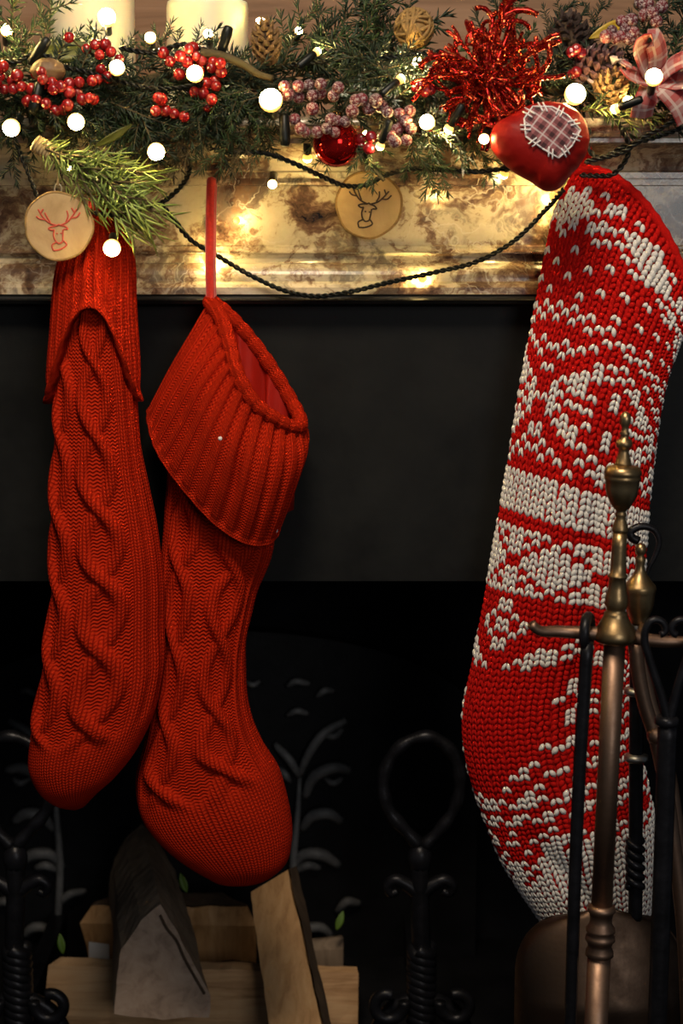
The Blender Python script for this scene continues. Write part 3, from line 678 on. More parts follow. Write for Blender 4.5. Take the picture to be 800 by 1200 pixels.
# poker on the left arm
pk = thing('fire_poker', P(664, 1330, YT - .01), 'slim black poker hanging from the left arm of the tool stand', 'poker', 'fireplace tools')
a = smooth_path([TX(688, 752, YT - .012), TX(679, 900, YT - .012), TX(668, 1200, YT - .012), TX(664, 1330, YT - .012)], 30)
obj('shaft', *tube(a, 0.0052, 8), M['iron'], pk)
tip = smooth_path([a[-1], a[-1] + [0, 0, -0.03], a[-1] + [0.004, 0, -0.055]], 8); obj('tip', *tube(tip, np.linspace(0.0052, 0.0008, 8), 8), M['iron'], pk)
aa = np.linspace(0, 2 * math.pi, 28, endpoint=False); ce = TX(688, 741, YT - .004)
obj('eye', *tube(np.stack([ce[0] + 0.004 * np.cos(aa), ce[1] - 0.0 + 0.0115 * np.cos(aa), ce[2] + 0.0125 * np.sin(aa)], -1), 0.0042, 8, closed=True), M['iron'], pk)

# black tool with heart-shaped scroll handle on the right arm
YH = YT - 0.02
ht = thing('fire_fork', P(768, 1330, YH), 'black wrought iron tool with heart-shaped scroll handle on right arm', 'fire tool', 'fireplace tools')
aL = smooth_path([TX(q[0], q[1], YH) for q in ((783, 848), (776, 820), (768, 795), (760, 770), (755, 750), (757, 735), (764, 727), (773, 727), (779, 734), (778, 742), (773, 744))], 50)
aR = smooth_path([TX(q[0], q[1], YH) for q in ((783, 848), (790, 820), (797, 795), (805, 770), (811, 750), (811, 735), (804, 727), (794, 727), (787, 734), (788, 742), (793, 744))], 50)
for q in (aL, aR): obj('scroll', *tube(q, 0.0040 - 0.0012 * np.linspace(0, 1, 50), 8), M['iron'], ht)
obj('ring', *lathe([(0.0075, -0.004), (0.0095, -0.002), (0.0095, 0.002), (0.0075, 0.004)], TX(781, 845, YH), (0.03, 0, 1), 18), M['iron'], ht)
a = smooth_path([TX(782, 848, YH), TX(777, 1000, YH), TX(770, 1200, YH), TX(766, 1330, YH)], 30); obj('shaft', *tube(a, 0.0078, 8), M['iron'], ht)
for dx in (-0.012, 0.012):
    obj('prong', *tube(smooth_path([a[-1] + [0, 0, 0.004], a[-1] + [dx, 0, -0.012], a[-1] + [dx, 0, -0.06]], 10), np.linspace(0.005, 0.0015, 10), 8), M['iron'], ht)

# shovel with brass urn handle, pan hanging behind the pole
YS = -0.165
sh = thing('fire_shovel', P(705, 1390, YS), 'fire shovel with brass urn handle and rounded brown metal pan', 'shovel', 'fireplace tools')
def sturn(rows, name, mat, x0=748, seg=24):
    base = P(x0, rows[-1][0], YS); pr = [(PX(h, YS), float((P(x0, r, YS) - base)[2])) for r, h in rows][::-1]
    return obj(name, *lathe(pr, base, (0, 0, 1), seg), mat, sh)
sturn([(636, 1), (638, 5), (643, 7), (648, 6), (651, 4), (654, 6), (658, 6), (662, 5), (668, 6), (674, 9), (682, 15), (686, 19), (690, 20), (694, 19), (697, 18.5), (708, 17.5), (718, 14), (726, 10), (729, 10), (732, 7)], 'handle', M['brass'])
a = smooth_path([P(746, 732, YS), P(745, 900, YS), P(744, 1080, YS + .006)], 40); obj('shaft', *tube(a, 0.0062, 10), M['iron'], sh)
for r in (810, 888): obj('ring', *lathe([(0.0062, -0.004), (0.0105, -0.002), (0.0105, 0.002), (0.0062, 0.004)], P(745, r, YS), (0, 0, 1), 20), M['steel'], sh)
tw = np.linspace(0, 1, 60); b = P(744 + 0 * tw, 985 + 55 * tw, YS)
for ph in (0, math.pi):
    obj('twist', *tube(b + 0.0055 * np.stack([np.cos(tw * 16 + ph), np.sin(tw * 16 + ph), 0 * tw], -1), 0.0035, 8), M['iron'], sh)
hk = smooth_path([P(q[0], q[1], YS + .01) for q in ((748, 634), (740, 630), (738, 624), (744, 619), (756, 617), (767, 622), (772, 634), (768, 650), (760, 666), (755, 682))], 40)
obj('hook', *tube(hk, np.linspace(0.0040, 0.0014, 40), 8), M['iron'], sh)
# pan: rounded shoulders, curved sides
nx, nz = 48, 56; xs = np.linspace(-1, 1, nx); zs = np.linspace(0, 1, nz)
top = P(708, 1063, YS); half = PX(106, YS); zb = 0.035; H = top[2] - zb
v = []
for k in range(nz):
    for i in range(nx):
        x = xs[i]; sh_ = 1 - (1 - min(1, zs[k] / 0.26)) ** 2.4        # shoulder widening
        wx = x * half * (0.22 + 0.78 * max(sh_, 0) ** 0.42)
        zz = top[2] - H * zs[k] - 0.012 * x * x * (1 - zs[k])
        yy = YS + 0.018 - 0.050 * (1 - x * x) ** 0.5 * (0.35 + 0.65 * min(1, zs[k] * 3)) 
        v.append((top[0] + wx, yy, zz))
v = np.array(v); v2 = v + [0, 0.0025, 0]; m = nx * nz
f = grid_faces(nz, nx, False, False); f2 = [[q + m for q in g[::-1]] for g in f]
edge = [k * nx for k in range(nz)]; edge2 = [k * nx + nx - 1 for k in range(nz)]; fe = []
for e in (edge, edge2, list(range(nx)), list(range(m - nx, m))): fe += [[e[i], e[i + 1], e[i + 1] + m, e[i] + m] for i in range(len(e) - 1)]
obj('pan', np.concatenate([v, v2]), f + f2 + fe, M['copper_pan'], sh)

# tongs: bent brown bars
tg_ = thing('fire_tongs', P(806, 1330, -0.215), 'bent brown metal tongs hanging right of the brass pole', 'tongs', 'fireplace tools')
for off, yy in ((0, -0.218), (6, -0.196)):
    a = smooth_path([P(q[0] + off, q[1], yy) for q in ((744, 752), (748, 790), (756, 828), (766, 858), (776, 900), (788, 980), (799, 1070), (806, 1200), (808, 1330))], 50)
    obj('tong_arm', *tube(a, 0.0062, 10), M['bronze'], tg_)
obj('pivot', *sphere(P(768, 862, -0.222), 0.0075, 14, 9), M['bronze'], tg_)
obj('crossbar', *tube([P(744, 752, -0.218), P(750, 752, -0.196)], 0.004, 8), M['bronze'], tg_)

# ------------------------------------------------------------------ andirons
def andiron(cx, label, mir=1):
    YA = 0.10
    r = thing('andiron', P(cx, 1200, YA), label, 'andiron', 'pair of andirons'); r.location.z = 0; ORI[r.name] = np.array(r.location)
    def pp(q, y=YA): return [P(cx + mir * x, yy, y) for x, yy in q]
    lp = smooth_path(pp([(0, 992), (-16, 974), (-36, 950), (-43, 920), (-34, 888), (-12, 868), (14, 864), (36, 880), (47, 910), (42, 945), (24, 972), (4, 992)]), 60)
    obj('ring', *tube(lp, 0.0068 + 0.0008 * np.sin(np.arange(60) * 1.1), 10), M['iron'], r)
    obj('knot', *sphere(P(cx, 1005, YA), 0.013, 14, 9, (1, 1, 1.3)), M['iron'], r)
    for s in (-1, 1):
        sc = smooth_path(pp([(s * 2, 1046), (s * 16, 1036), (s * 30, 1031), (s * 38, 1038), (s * 34, 1047), (s * 26, 1044)]), 26)
        obj('scroll', *tube(sc, np.linspace(0.0085, 0.004, 26), 10), M['iron'], r)
    sq = smooth_path(pp([(0, 1000), (0, 1060), (2, 1120)]), 16); obj('shaft', *tube(sq, 0.010, 8), M['iron'], r)
    z1 = float(P(cx, 1110, YA)[2]); tw = np.linspace(0, 1, 70); xx = float(P(cx + 2, 1120, YA)[0])
    for ph in (0, 2.09, 4.19):
        obj('twist', *tube(np.stack([xx + 0.0085 * np.cos(tw * 20 + ph), YA + 0.0085 * np.sin(tw * 20 + ph), z1 + (0.045 - z1) * tw], -1), 0.0078, 8), M['iron'], r)
    zf = float(P(cx, 1172, YA)[2])
    for s in (-1, 1):
        an = np.linspace(0.3, 5.6, 40); rad = np.linspace(0.017, 0.012, 40)
        x0 = xx + s * PX(42, YA)
        cur = np.stack([x0 + s * rad * np.cos(an + 2.6), np.full(40, YA - 0.012), zf + rad * np.sin(an + 2.6)], -1)
        obj('foot_scroll', *tube(cur, 0.0062, 10), M['iron'], r)
        obj('foot', *tube(smooth_path([(xx, YA, 0.075), (xx + s * 0.03, YA, 0.06), (xx + s * 0.06, YA, 0.006)], 16), 0.008, 8), M['iron'], r)
    obj('log_bar', *box(xx - 0.009, xx + 0.009, YA, 0.36, 0.040, 0.058), M['iron'], r, smooth=False)
    obj('rear_foot', *box(xx - 0.009, xx + 0.009, 0.335, 0.355, 0.0, 0.045), M['iron'], r, smooth=False)
andiron(492, 'black wrought iron andiron with open ring top, right of the logs')
andiron(18, 'black wrought iron andiron cut by the left edge, beside the logs', -1)

# ------------------------------------------------------------------ logs
def log(name, A, B, label, side_mat, end_mat, n=26, seed=0, rough=0.002, barkseg=None, sub=5):
    """A, B: matching rings of (px,py,y) at the two ends"""
    ra = P(*np.array(A, float).T); rb = P(*np.array(B, float).T)
    def dense(r):
        out = []
        for i in range(len(r)):
            for k in range(sub): out.append(r[i] + (r[(i + 1) % len(r)] - r[i]) * k / sub)
        return np.array(out)
    ra, rb = dense(ra), dense(rb); m = len(ra)
    s = np.linspace(0, 1, n)[:, None, None]; g = ra[None] * (1 - s) + rb[None] * s
    c = g.mean(1, keepdims=True); d = g - c; d /= np.linalg.norm(d, axis=-1)[..., None]
    g = g + d * (vnoise(g, 45, seed) * rough + vnoise(g, 160, seed + 1) * rough * 0.5)[..., None]
    r = thing(name, (float(c[0, 0, 0]), float(c[0, 0, 1]), float(g[..., 2].min())), label, 'log', 'firewood logs')
    f = grid_faces(n, m)
    if barkseg:
        keep = [q for q in f if not (barkseg[0] * sub <= (q[0] % m) < barkseg[1] * sub)]; bk = [q for q in f if barkseg[0] * sub <= (q[0] % m) < barkseg[1] * sub]
        obj('bark', (g + d * 0.0025).reshape(-1, 3), bk, M['bark'], r); f = keep
    obj('split_side', g.reshape(-1, 3), f, side_mat, r, smooth=False)
    for ring in (g[0], g[-1]):
        cc = ring.mean(0); rings = np.concatenate([ring, cc + (ring - cc) * 0.5, [cc]])
        ff = [[i, (i + 1) % m, m + (i + 1) % m, m + i] for i in range(m)] + [[m + i, m + (i + 1) % m, 2 * m] for i in range(m)]
        obj('cut_end', rings, ff, end_mat, r, smooth=False)
    return r
# low log lying across the front
log('firewood_log', [(57, 1132, .16), (70, 1122, .17), (84, 1124, .23), (80, 1196, .23), (60, 1215, .16), (50, 1190, .155)],
    [(420, 1140, .16), (418, 1133, .18), (414, 1135, .24), (412, 1200, .24), (416, 1222, .16), (419, 1200, .155)], 'long pale split log lying across the front under the leaning logs', M['log_pale'], M['log_end'], 30, 2, 0.0025)
log('firewood_log', [(94, 1082, .24), (108, 1062, .25), (132, 1054, .27), (150, 1075, .31), (140, 1120, .31), (105, 1130, .25)],
    [(300, 1085, .24), (290, 1062, .25), (262, 1048, .27), (262, 1060, .31), (280, 1110, .31), (300, 1128, .25)], 'dark round-backed log lying behind the pale front log', M['log_tan'], M['log_end'], 24, 6, 0.004, (1, 3))
log('firewood_log', [(308, 1118, .26), (309, 1110, .27), (312, 1110, .31), (310, 1160, .31), (308, 1165, .26)],
    [(402, 1112, .26), (402, 1098, .27), (398, 1096, .31), (398, 1150, .31), (402, 1160, .26)], 'short dark log lying behind the leaning tan plank', M['log_grey'], M['log_end'], 20, 9, 0.003)
# big weathered wedge leaning back, cut end to the camera
log('firewood_log', [(134, 1188, .075), (138, 1150, .078), (142, 1112, .08), (165, 1078, .083), (188, 1060, .085), (205, 1085, .085), (228, 1128, .083), (246, 1166, .08), (244, 1192, .077), (190, 1196, .075)],
    [(128, 1036, .26), (130, 1022, .265), (133, 1006, .27), (146, 985, .275), (166, 966, .28), (178, 976, .28), (192, 1000, .275), (206, 1020, .27), (206, 1032, .265), (165, 1038, .26)], 'weathered grey wedge log with cracked cut end, leaning back under the stocking', M['log_grey'], M['log_end'], 26, 13, 0.0025)
obj('crack', *tube(smooth_path(P([188, 196, 206, 216, 226, 240], [1072, 1088, 1100, 1122, 1140, 1164], [.0835, .0834, .083, .0822, .081, .079]) + [0, -0.0015, 0], 20), 0.0014, 6), M['bark'], bpy.data.objects['firewood_log.003'])
log('firewood_log', [(322, 1235, .06), (384, 1235, .062), (392, 1230, .085), (330, 1228, .085)], [(293, 1046, .135), (336, 1020, .137), (345, 1016, .16), (302, 1040, .16)],
    'narrow tan split plank leaning upright below the middle stocking toe', M['log_tan'], M['log_end'], 26, 17, 0.002, (1, 2))
tagp = P([104, 128, 128, 104], [1104, 1107, 1124, 1122], .235)
setp(obj('paper_tag', np.concatenate([tagp, tagp + [0, .001, 0]]), [[0, 1, 2, 3], [7, 6, 5, 4], [0, 4, 5, 1], [1, 5, 6, 2], [2, 6, 7, 3], [3, 7, 4, 0]], M['paper'], smooth=False), 'small white paper scrap tucked behind the pale front log', 'paper')
def leaf_mesh(L, w, curl=0.2, n=12, thick=0.0006):
    v = []; s = np.linspace(0, 1, n)
    for x in s:
        h = w * math.sin(math.pi * min(1, x * 0.98 + 0.01)) ** 0.8
        z = -curl * L * x * x
        for q in (-1, -0.5, 0, 0.5, 1): v.append((q * h, x * L, z + abs(q) * h * 0.25))
    v = np.array(v); m = len(v); f = grid_faces(n, 5, False, False)
    vv = np.concatenate([v, v - [0, 0, thick]]); rim = [k * 5 for k in range(n)] + [(n - 1) * 5 + j for j in range(1, 5)] + [k * 5 + 4 for k in range(n - 2, -1, -1)] + [3, 2, 1]
    return vv, f + [[q + m for q in g[::-1]] for g in f] + [[rim[i], rim[(i + 1) % len(rim)], rim[(i + 1) % len(rim)] + m, rim[i] + m] for i in range(len(rim))]
def aim(loc, direction, roll=0.0, scale=1.0, facing=(0, -1, 0)):
    """matrix whose +Y runs along direction and +Z roughly faces `facing`"""
    y = Vector(direction).normalized(); z = Vector(facing); z = (z - y * z.dot(y))
    z = z.normalized() if z.length > 1e-4 else y.orthogonal().normalized()
    x = y.cross(z); m = Matrix((x, y, z)).transposed().to_4x4()
    return Matrix.Translation(Vector(loc)) @ m @ Matrix.Rotation(roll, 4, 'Y') @ Matrix.Scale(scale, 4)
def imgdir(ang, toward=0.0):   # direction in the picture plane, degrees ccw from right; toward<0 = to the camera
    a = math.radians(ang); return Vector((math.cos(a), toward, math.sin(a)))
lm = mkmesh('leaf', *leaf_mesh(0.022, 0.0042), M['leaf_green'])
for (x, y_, d, a, lab) in ((74, 1118, .175, 100, 'small green leaf standing at the left end of the pale log'), (219, 1046, .20, 110, 'small green leaf right of the weathered wedge log'), (394, 1090, .24, 70, 'small yellow green leaf behind the leaning tan plank')):
    o = inst('fallen_leaf', lm, aim(V(x, y_, d), imgdir(a))); setp(o, lab, 'leaf', 'leaves among the firewood')

# ------------------------------------------------------------------ mantel shelf: candles
def candle(x0, x1, toprow, label):
    y = 0.075; c = P((x0 + x1) / 2, 60, y); r = PX((x1 - x0) / 2, y); zt = float(P(0, toprow, y)[2]); h = zt - ztop
    t_ = thing('pillar_candle', (c[0], y, ztop + 0.001), label, 'candle', 'cream pillar candles on the mantel')
    pr = [(r * 0.96, 0), (r, 0.004), (r, h * 0.5), (r * 0.995, h - 0.006), (r * 0.97, h - 0.001), (r * 0.90, h), (r * 0.82, h - 0.004), (r * 0.3, h - 0.007), (0.0005, h - 0.008)]
    obj('wax', *lathe(pr, (c[0], y, ztop + 0.001), (0, 0, 1), 48), M['wax'], t_)
    obj('wick', *tube(smooth_path([(c[0], y, zt - 0.008), (c[0], y, zt + 0.006), (c[0] + 0.003, y, zt + 0.012)], 8), 0.0012, 6), M['wick'], t_)
candle(62, 157, -48, 'tall cream pillar candle at the far left of the mantel shelf')
candle(197, 290, 3, 'shorter cream pillar candle with its rim in view on the mantel')

# ------------------------------------------------------------------ garland
def needles_arrays(segs, nl, nr_, rs, dens, flat=0.55, ang=50):
    """segs: list of polylines (m,3) ; returns verts, faces for needles"""
    vs = []; base = []; dr = []; ln = []
    for s in segs:
        d = np.linalg.norm(np.diff(s, axis=0), axis=1).sum(); k = max(6, int(d * dens)); q = smooth_path(s, k); t, N, B = frames(q)
        for i in range(k):
            for rep in range(2):
                a = rs.uniform(0, 2 * math.pi); e = math.radians(ang + rs.uniform(-14, 14))
                if i > k - 4: e *= 0.5
                w = N[i] * math.cos(a) + B[i] * math.sin(a); w = np.array([w[0], w[1], w[2] * flat]); w /= np.linalg.norm(w)
                base.append(q[i]); dr.append(t[i] * math.cos(e) + w * math.sin(e)); ln.append(nl * rs.uniform(0.75, 1.15))
    b = np.array(base); d = np.array(dr); d /= np.linalg.norm(d, axis=1)[:, None]; ln = np.array(ln)[:, None]
    p = np.cross(d, [0.3, 0.2, 0.93]); p /= np.linalg.norm(p, axis=1)[:, None]; q = np.cross(d, p)
    ring = [p, -0.5 * p + 0.87 * q, -0.5 * p - 0.87 * q]
    droop = np.array([0, 0, -1.0]) * ln * 0.06
    v = np.stack([b + nr_ * 0.7 * w for w in ring] + [b + d * ln * 0.55 + nr_ * w for w in ring] + [b + d * ln + droop], 1)
    f0 = np.array([[0, 1, 4, 3], [1, 2, 5, 4], [2, 0, 3, 5]]); f1 = np.array([[3, 4, 6], [4, 5, 6], [5, 3, 6]])
    off = 7 * np.arange(len(b))[:, None, None]
    return v.reshape(-1, 3), (f0[None] + off).reshape(-1, 4).tolist() + (f1[None] + off).reshape(-1, 3).tolist()
def sprig_variant(seed, mat, L=0.13, nl=0.019, nr_=0.0014, side=4, dens=250, spread=48, flat=0.5):
    rs = np.random.RandomState(seed)
    main = smooth_path([(0, 0, 0), (rs.normal() * .006, L * .5, .004), (rs.normal() * .012, L, -.008)], 14); segs = [main]
    for k in range(side):
        s = 0.18 + 0.6 * k / max(1, side - 1); i = int(s * 13); sg = 1 if k % 2 else -1; l = L * (0.55 - 0.38 * s) * rs.uniform(.8, 1.2)
        a = math.radians(spread) * sg; d = np.array([math.sin(a), math.cos(a), rs.normal() * .12])
        segs.append(smooth_path([main[i], main[i] + d * l * .5, main[i] + d * l + [0, 0, -.006]], 8))
    mb = MB()
    for s in segs: mb.add(*tube(s, np.linspace(0.0016, 0.0007, len(s)), 5))
    return mb.mesh('sprig_stem', M['twig']), mkmesh('needles', *needles_arrays(segs, nl, nr_, rs, dens, flat), mat)
VAR = {
    'g': [sprig_variant(s, M['needle']) for s in (1, 2, 3)],
    'b': [sprig_variant(s, M['needle_blue']) for s in (4, 5)],
    'f': [sprig_variant(s, M['needle_frost'], 0.12, 0.014) for s in (6, 7)],
    'l': [sprig_variant(s, M['needle_lime'], 0.12, 0.024, 0.0012, 5, 110, 24, 0.5) for s in (8, 9)],
    'n': [sprig_variant(s, M['needle_brown'], 0.10, 0.022, 0.0010, 4, 260, 40) for s in (10,)],
}
gar = thing('evergreen_garland', (0, -0.03, ztop), 'dark green fir garland draped along the marble mantel shelf', 'garland')
def sprig(kind, px, py, y, ang, size_px, toward=0.0, roll=0.0, parent=gar, i=None):
    st_, nd = VAR[kind][rnd.randrange(len(VAR[kind])) if i is None else i]
    L = 0.13 if kind in 'gb' else 0.12
    m = aim(V(px, py, y), imgdir(ang, toward), roll, PX(size_px, y) / L, (0, -1, 0.35))
    o = inst('fir_sprig', st_, m, parent); n_ = bpy.data.objects.new('needles', nd); SC.collection.objects.link(n_); n_.parent = o; n_['kind'] = 'stuff'
    return o
# hand placed sprigs (kind, base px, base row, depth, angle, length px)
for a in (('g', 15, 95, -.04, 92, 105), ('g', 28, 80, -.05, 62, 95), ('b', 5, 75, -.06, 120, 90), ('g', 60, 95, -.07, 160, 100), ('b', 40, 110, -.09, 20, 110),
          ('g', 60, 85, .0, 55, 60), ('g', 95, 85, .0, 75, 55), ('g', 120, 90, .0, 50, 60), ('g', 175, 85, -.02, 62, 62), ('b', 195, 80, -.02, 35, 75), ('g', 140, 110, -.09, 200, 110), ('b', 130, 120, -.10, 340, 120),
          ('b', 100, 130, -.10, 250, 75), ('b', 20, 130, -.10, 265, 80), ('g', 240, 130, -.10, 195, 110), ('b', 230, 120, -.09, 300, 90), ('b', 190, 125, -.10, 240, 75), ('n', 250, 165, -.10, 215, 70), ('n', 290, 160, -.10, 250, 60), ('n', 215, 165, -.10, 260, 55), ('n', 320, 165, -.09, 200, 80),
          ('b', 300, 130, -.09, 180, 90), ('g', 290, 150, -.10, 220, 75), ('b', 270, 100, -.05, 20, 120), ('g', 315, 85, -.04, 32, 115), ('g', 330, 70, -.03, 55, 80), ('b', 345, 80, -.03, 15, 130),
          ('b', 360, 70, -.02, 45, 110), ('g', 400, 75, -.03, 60, 95), ('b', 420, 70, -.02, 30, 110), ('b', 440, 60, -.01, 75, 90), ('g', 470, 75, -.02, 120, 85), ('g', 455, 85, -.05, 10, 120), ('b', 360, 105, -.08, 350, 120),
          ('f', 395, 110, -.095, 12, 110), ('f', 430, 120, -.105, 350, 120), ('f', 440, 100, -.09, 20, 95), ('f', 470, 140, -.11, 335, 95), ('g', 470, 150, -.115, 300, 85), ('g', 430, 150, -.11, 280, 70), ('g', 400, 140, -.10, 250, 60), ('g', 510, 150, -.11, 285, 75), ('f', 500, 110, -.09, 0, 90), ('g', 530, 140, -.10, 250, 75), ('g', 545, 150, -.10, 300, 70),
          ('b', 560, 60, -.02, 60, 80), ('b', 620, 60, -.02, 20, 90), ('b', 640, 50, -.01, 60, 60), ('b', 690, 60, -.02, 80, 60), ('b', 630, 90, -.05, 340, 110), ('g', 610, 80, -.04, 100, 80),
          ('g', 680, 130, -.10, 8, 90), ('l', 690, 128, -.105, 352, 80), ('g', 720, 120, -.09, 10, 90), ('b', 700, 80, -.04, 10, 110), ('b', 760, 70, -.02, 75, 80), ('g', 790, 110, -.06, 120, 90), ('b', 640, 120, -.07, 190, 100), ('g', 580, 130, -.07, 190, 90),
          ('b', 735, 45, 0.0, 35, 80), ('b', 790, 60, 0.02, 80, 90)):
    sprig(*a, toward=rnd.uniform(-.25, .1), roll=rnd.uniform(-.5, .5))
for k in range(46):       # fringe hanging over the shelf edge
    x = -10 + k * 12.6 + rnd.uniform(-8, 8)
    if 330 < x < 385: continue
    sprig('b' if k % 2 else 'g', x, rnd.uniform(92, 128), rnd.uniform(-.105, -.085), rnd.choice([rnd.uniform(-65, -15), rnd.uniform(195, 245)]), rnd.uniform(60, 88) * (0.75 if x > 330 else 1), rnd.uniform(-.3, .1), rnd.uniform(-.6, .6))
for k in range(30):
    x = -10 + k * 28 + rnd.uniform(-10, 10)
    sprig('b', x, rnd.uniform(85, 115), rnd.uniform(-.09, -.05), rnd.choice([rnd.uniform(-12, 28), rnd.uniform(152, 192)]), rnd.uniform(80, 115), rnd.uniform(-.25, .1), rnd.uniform(-.6, .6))
for k in range(34):       # dark filling behind
    x = -10 + k * 25 + rnd.uniform(-10, 10)
    sprig('b' if k % 3 else 'g', x, rnd.uniform(90, 130), rnd.uniform(-.055, -.01), rnd.choice([rnd.uniform(-30, 30), rnd.uniform(150, 210)]), rnd.uniform(80, 115), rnd.uniform(-.2, .2), rnd.uniform(-.6, .6))
vine = smooth_path([P(x, 100 + 12 * math.sin(x * 0.02), -.045) for x in range(-40, 860, 60)], 120)
obj('core_vine', *tube(vine, 0.006, 8), M['twig'], gar)
obj('bare_twig', *tube(smooth_path(P([235, 262, 285, 305, 320], [62, 66, 76, 88, 92], -.105), 20), np.linspace(0.0042, 0.0026, 20), 8), M['twig'], gar, label='bare pale twig')
obj('bare_twig', *tube(smooth_path(P([385, 410, 425, 440, 450], [140, 165, 185, 200, 212], -.112), 20), 0.0016, 6), M['twig'], gar)

# pale pine sprig tied with twine (left, holds the slice ornament)
ps = thing('pine_sprig', V(52, 172, -.115), 'pale green pine sprig tied with twine above the left wood slice', 'pine sprig')
for a, l, y in ((-28, 150, -.118), (-38, 140, -.122), (-18, 130, -.116), (-46, 105, -.124), (-26, 115, -.128), (-33, 158, -.112)):
    sprig('l', 48 + rnd.uniform(-4, 6), 172 + rnd.uniform(-6, 4), y, a, l, rnd.uniform(-.1, .05), rnd.uniform(-.5, .5), ps)
ax_ = np.array([math.cos(math.radians(-32)), 0, math.sin(math.radians(-32))]); e2_ = np.cross(ax_, [0, 1, 0])
for k in range(6):
    c = P(50, 173, -.120) + ax_ * (k * 0.0028 - 0.006); aa = np.linspace(0, 2 * math.pi, 20, endpoint=False)
    obj('twine_wrap', *tube(c + .0062 * (np.cos(aa)[:, None] * e2_ + np.sin(aa)[:, None] * np.array([0.12, 1, 0])), 0.0016, 6, closed=True), M['twine'], ps)

# wood slice ornaments with a deer head
DEER = [[(-.05, .02), (-.30, .12), (-.50, .34), (-.62, .58)], [(-.44, .24), (-.62, .28), (-.70, .36)], [(-.26, .13), (-.36, .32), (-.42, .46)], [(-.56, .44), (-.46, .58)],
        [(.05, .02), (.28, .12), (.48, .32), (.62, .52)], [(.42, .24), (.60, .26), (.72, .40)], [(.24, .12), (.32, .32), (.30, .48)], [(.54, .40), (.46, .56)],
        [(-.05, .02), (-.22, .0), (-.34, -.06), (-.20, -.12), (-.16, -.10)], [(.05, .02), (.20, -.02), (.28, -.10), (.14, -.12)],
        [(-.16, -.10), (-.20, -.30), (-.14, -.48), (-.05, -.56), (.06, -.52), (.10, -.34), (.12, -.12)], [(-.05, .02), (.0, .05), (.05, .02)], [(-.12, -.5), (-.28, -.62), (-.24, -.78)], [(.08, -.46), (.2, -.6), (-.05, -.76), (-.24, -.78)],
        [(-.1, -.22), (-.06, -.25)], [(.04, -.22), (.07, -.25)]]
def slice_ornament(px, py, y, rpx, label, ink, turn=0.0, rot=0.0):
    c = P(px, py, y); R = PX(rpx, y); t_ = thing('wood_slice_ornament', (c[0], c[1], c[2] - R), label, 'ornament', 'round wood slice ornaments')
    rs = np.random.RandomState(int(px)); n = 64; th = np.linspace(0, 2 * math.pi, n, endpoint=False)
    wob = 1 + 0.015 * np.sin(3 * th + 1) + 0.01 * np.sin(7 * th + rs.uniform(0, 6))
    xd = np.array([math.cos(turn), math.sin(turn), 0]); zd = np.array([0, 0, 1.0]); nd = np.array([math.sin(turn), -math.cos(turn), 0])
    ring = lambda s, d: c + (R * s * wob * np.cos(th))[:, None] * xd + (R * s * wob * np.sin(th))[:, None] * zd + nd * d
    H = 0.0035
    v = np.concatenate([ring(0.0, H), ring(0.5, H), ring(0.94, H)]); obj('face', v, grid_faces(3, n), M['slice'], t_, smooth=False)
    v = np.concatenate([ring(0.93, H), ring(0.965, H + .0006), ring(1.0, H - .0012), ring(1.0, -H), ring(0.0, -H)]); obj('bark_rim', v, grid_faces(5, n), M['vine'], t_)
    mb = MB()
    for s in DEER:
        q = np.array(s) * 0.88; cr, sr = math.cos(rot), math.sin(rot); q = np.c_[q[:, 0] * cr - q[:, 1] * sr, q[:, 0] * sr + q[:, 1] * cr]
        w = smooth_path(c + R * q[:, :1] * xd + R * q[:, 1:] * zd + nd * (H + 0.0002), max(6, len(s) * 4)); mb.add(*tube(w, 0.00075, 5))
    mb.build('deer_drawing', ink, t_, label='line drawing of a deer head')
    e = c + zd * R * 1.06; aa = np.linspace(0, 2 * math.pi, 16, endpoint=False)
    obj('eyelet', *tube(np.stack([e[0] + .003 * np.cos(aa), e[1] + 0 * aa, e[2] + .004 * np.sin(aa)], -1), 0.0008, 6, closed=True), M['steel'], t_)
    obj('twine', *tube(smooth_path([e + zd * .002, e + zd * .014 + xd * .001, e + zd * .03], 8), 0.0013, 6), M['twine'], t_)
slice_ornament(69, 265, -.125, 40, 'wood slice ornament with red deer head drawing, at left', M['print_red'], 0.15, 0.06)
slice_ornament(432, 240, -.018, 39, 'wood slice ornament with dark deer head drawing against the marble', M['print_dark'], -0.05, -0.12)

# berries
def berry_mesh(mat, name='berry'):
    v, f = sphere((0, 0, 0), 1.0, 16, 11); v = np.concatenate([v]); 
    k = np.linalg.norm(v[:, :2], axis=1); v[:, 2] *= 0.96; v[:, 2] -= 0.14 * np.exp(-(k / 0.22) ** 2) * (v[:, 2] > 0)
    return mkmesh(name, v, f, mat)
BM = {k: berry_mesh(M[k]) for k in ('berry_red', 'berry_plum', 'berry_dark')}
def berries(pts, y, kind, label, rpx=6.8, ysp=0.008):
    pts = np.array(pts, float); c = P(pts[:, 0].mean(), pts[:, 1].max(), y)
    t_ = thing('berry_cluster', c, label, 'berries', 'berry clusters in the garland')
    hub = P(pts[:, 0].mean(), pts[:, 1].mean(), y + 0.016); mb = MB()
    for (x, r) in pts:
        yy = y + rnd.uniform(-ysp, ysp); p = P(x, r, yy); d = Vector((p - hub).tolist()) + Vector((0, -0.006, 0))
        m = Matrix.Translation(Vector(p.tolist())) @ d.to_track_quat('Z', 'Y').to_matrix().to_4x4() @ Matrix.Scale(PX(rpx * rnd.uniform(0.86, 1.12), yy), 4)
        inst('berry', BM[kind], m, t_)
        mid = (p + hub) / 2 + [0, 0.004, -0.002]; mb.add(*tube(smooth_path([hub, mid, p], 6), 0.0008, 5))
    mb.build('stems', M['twig'], t_)
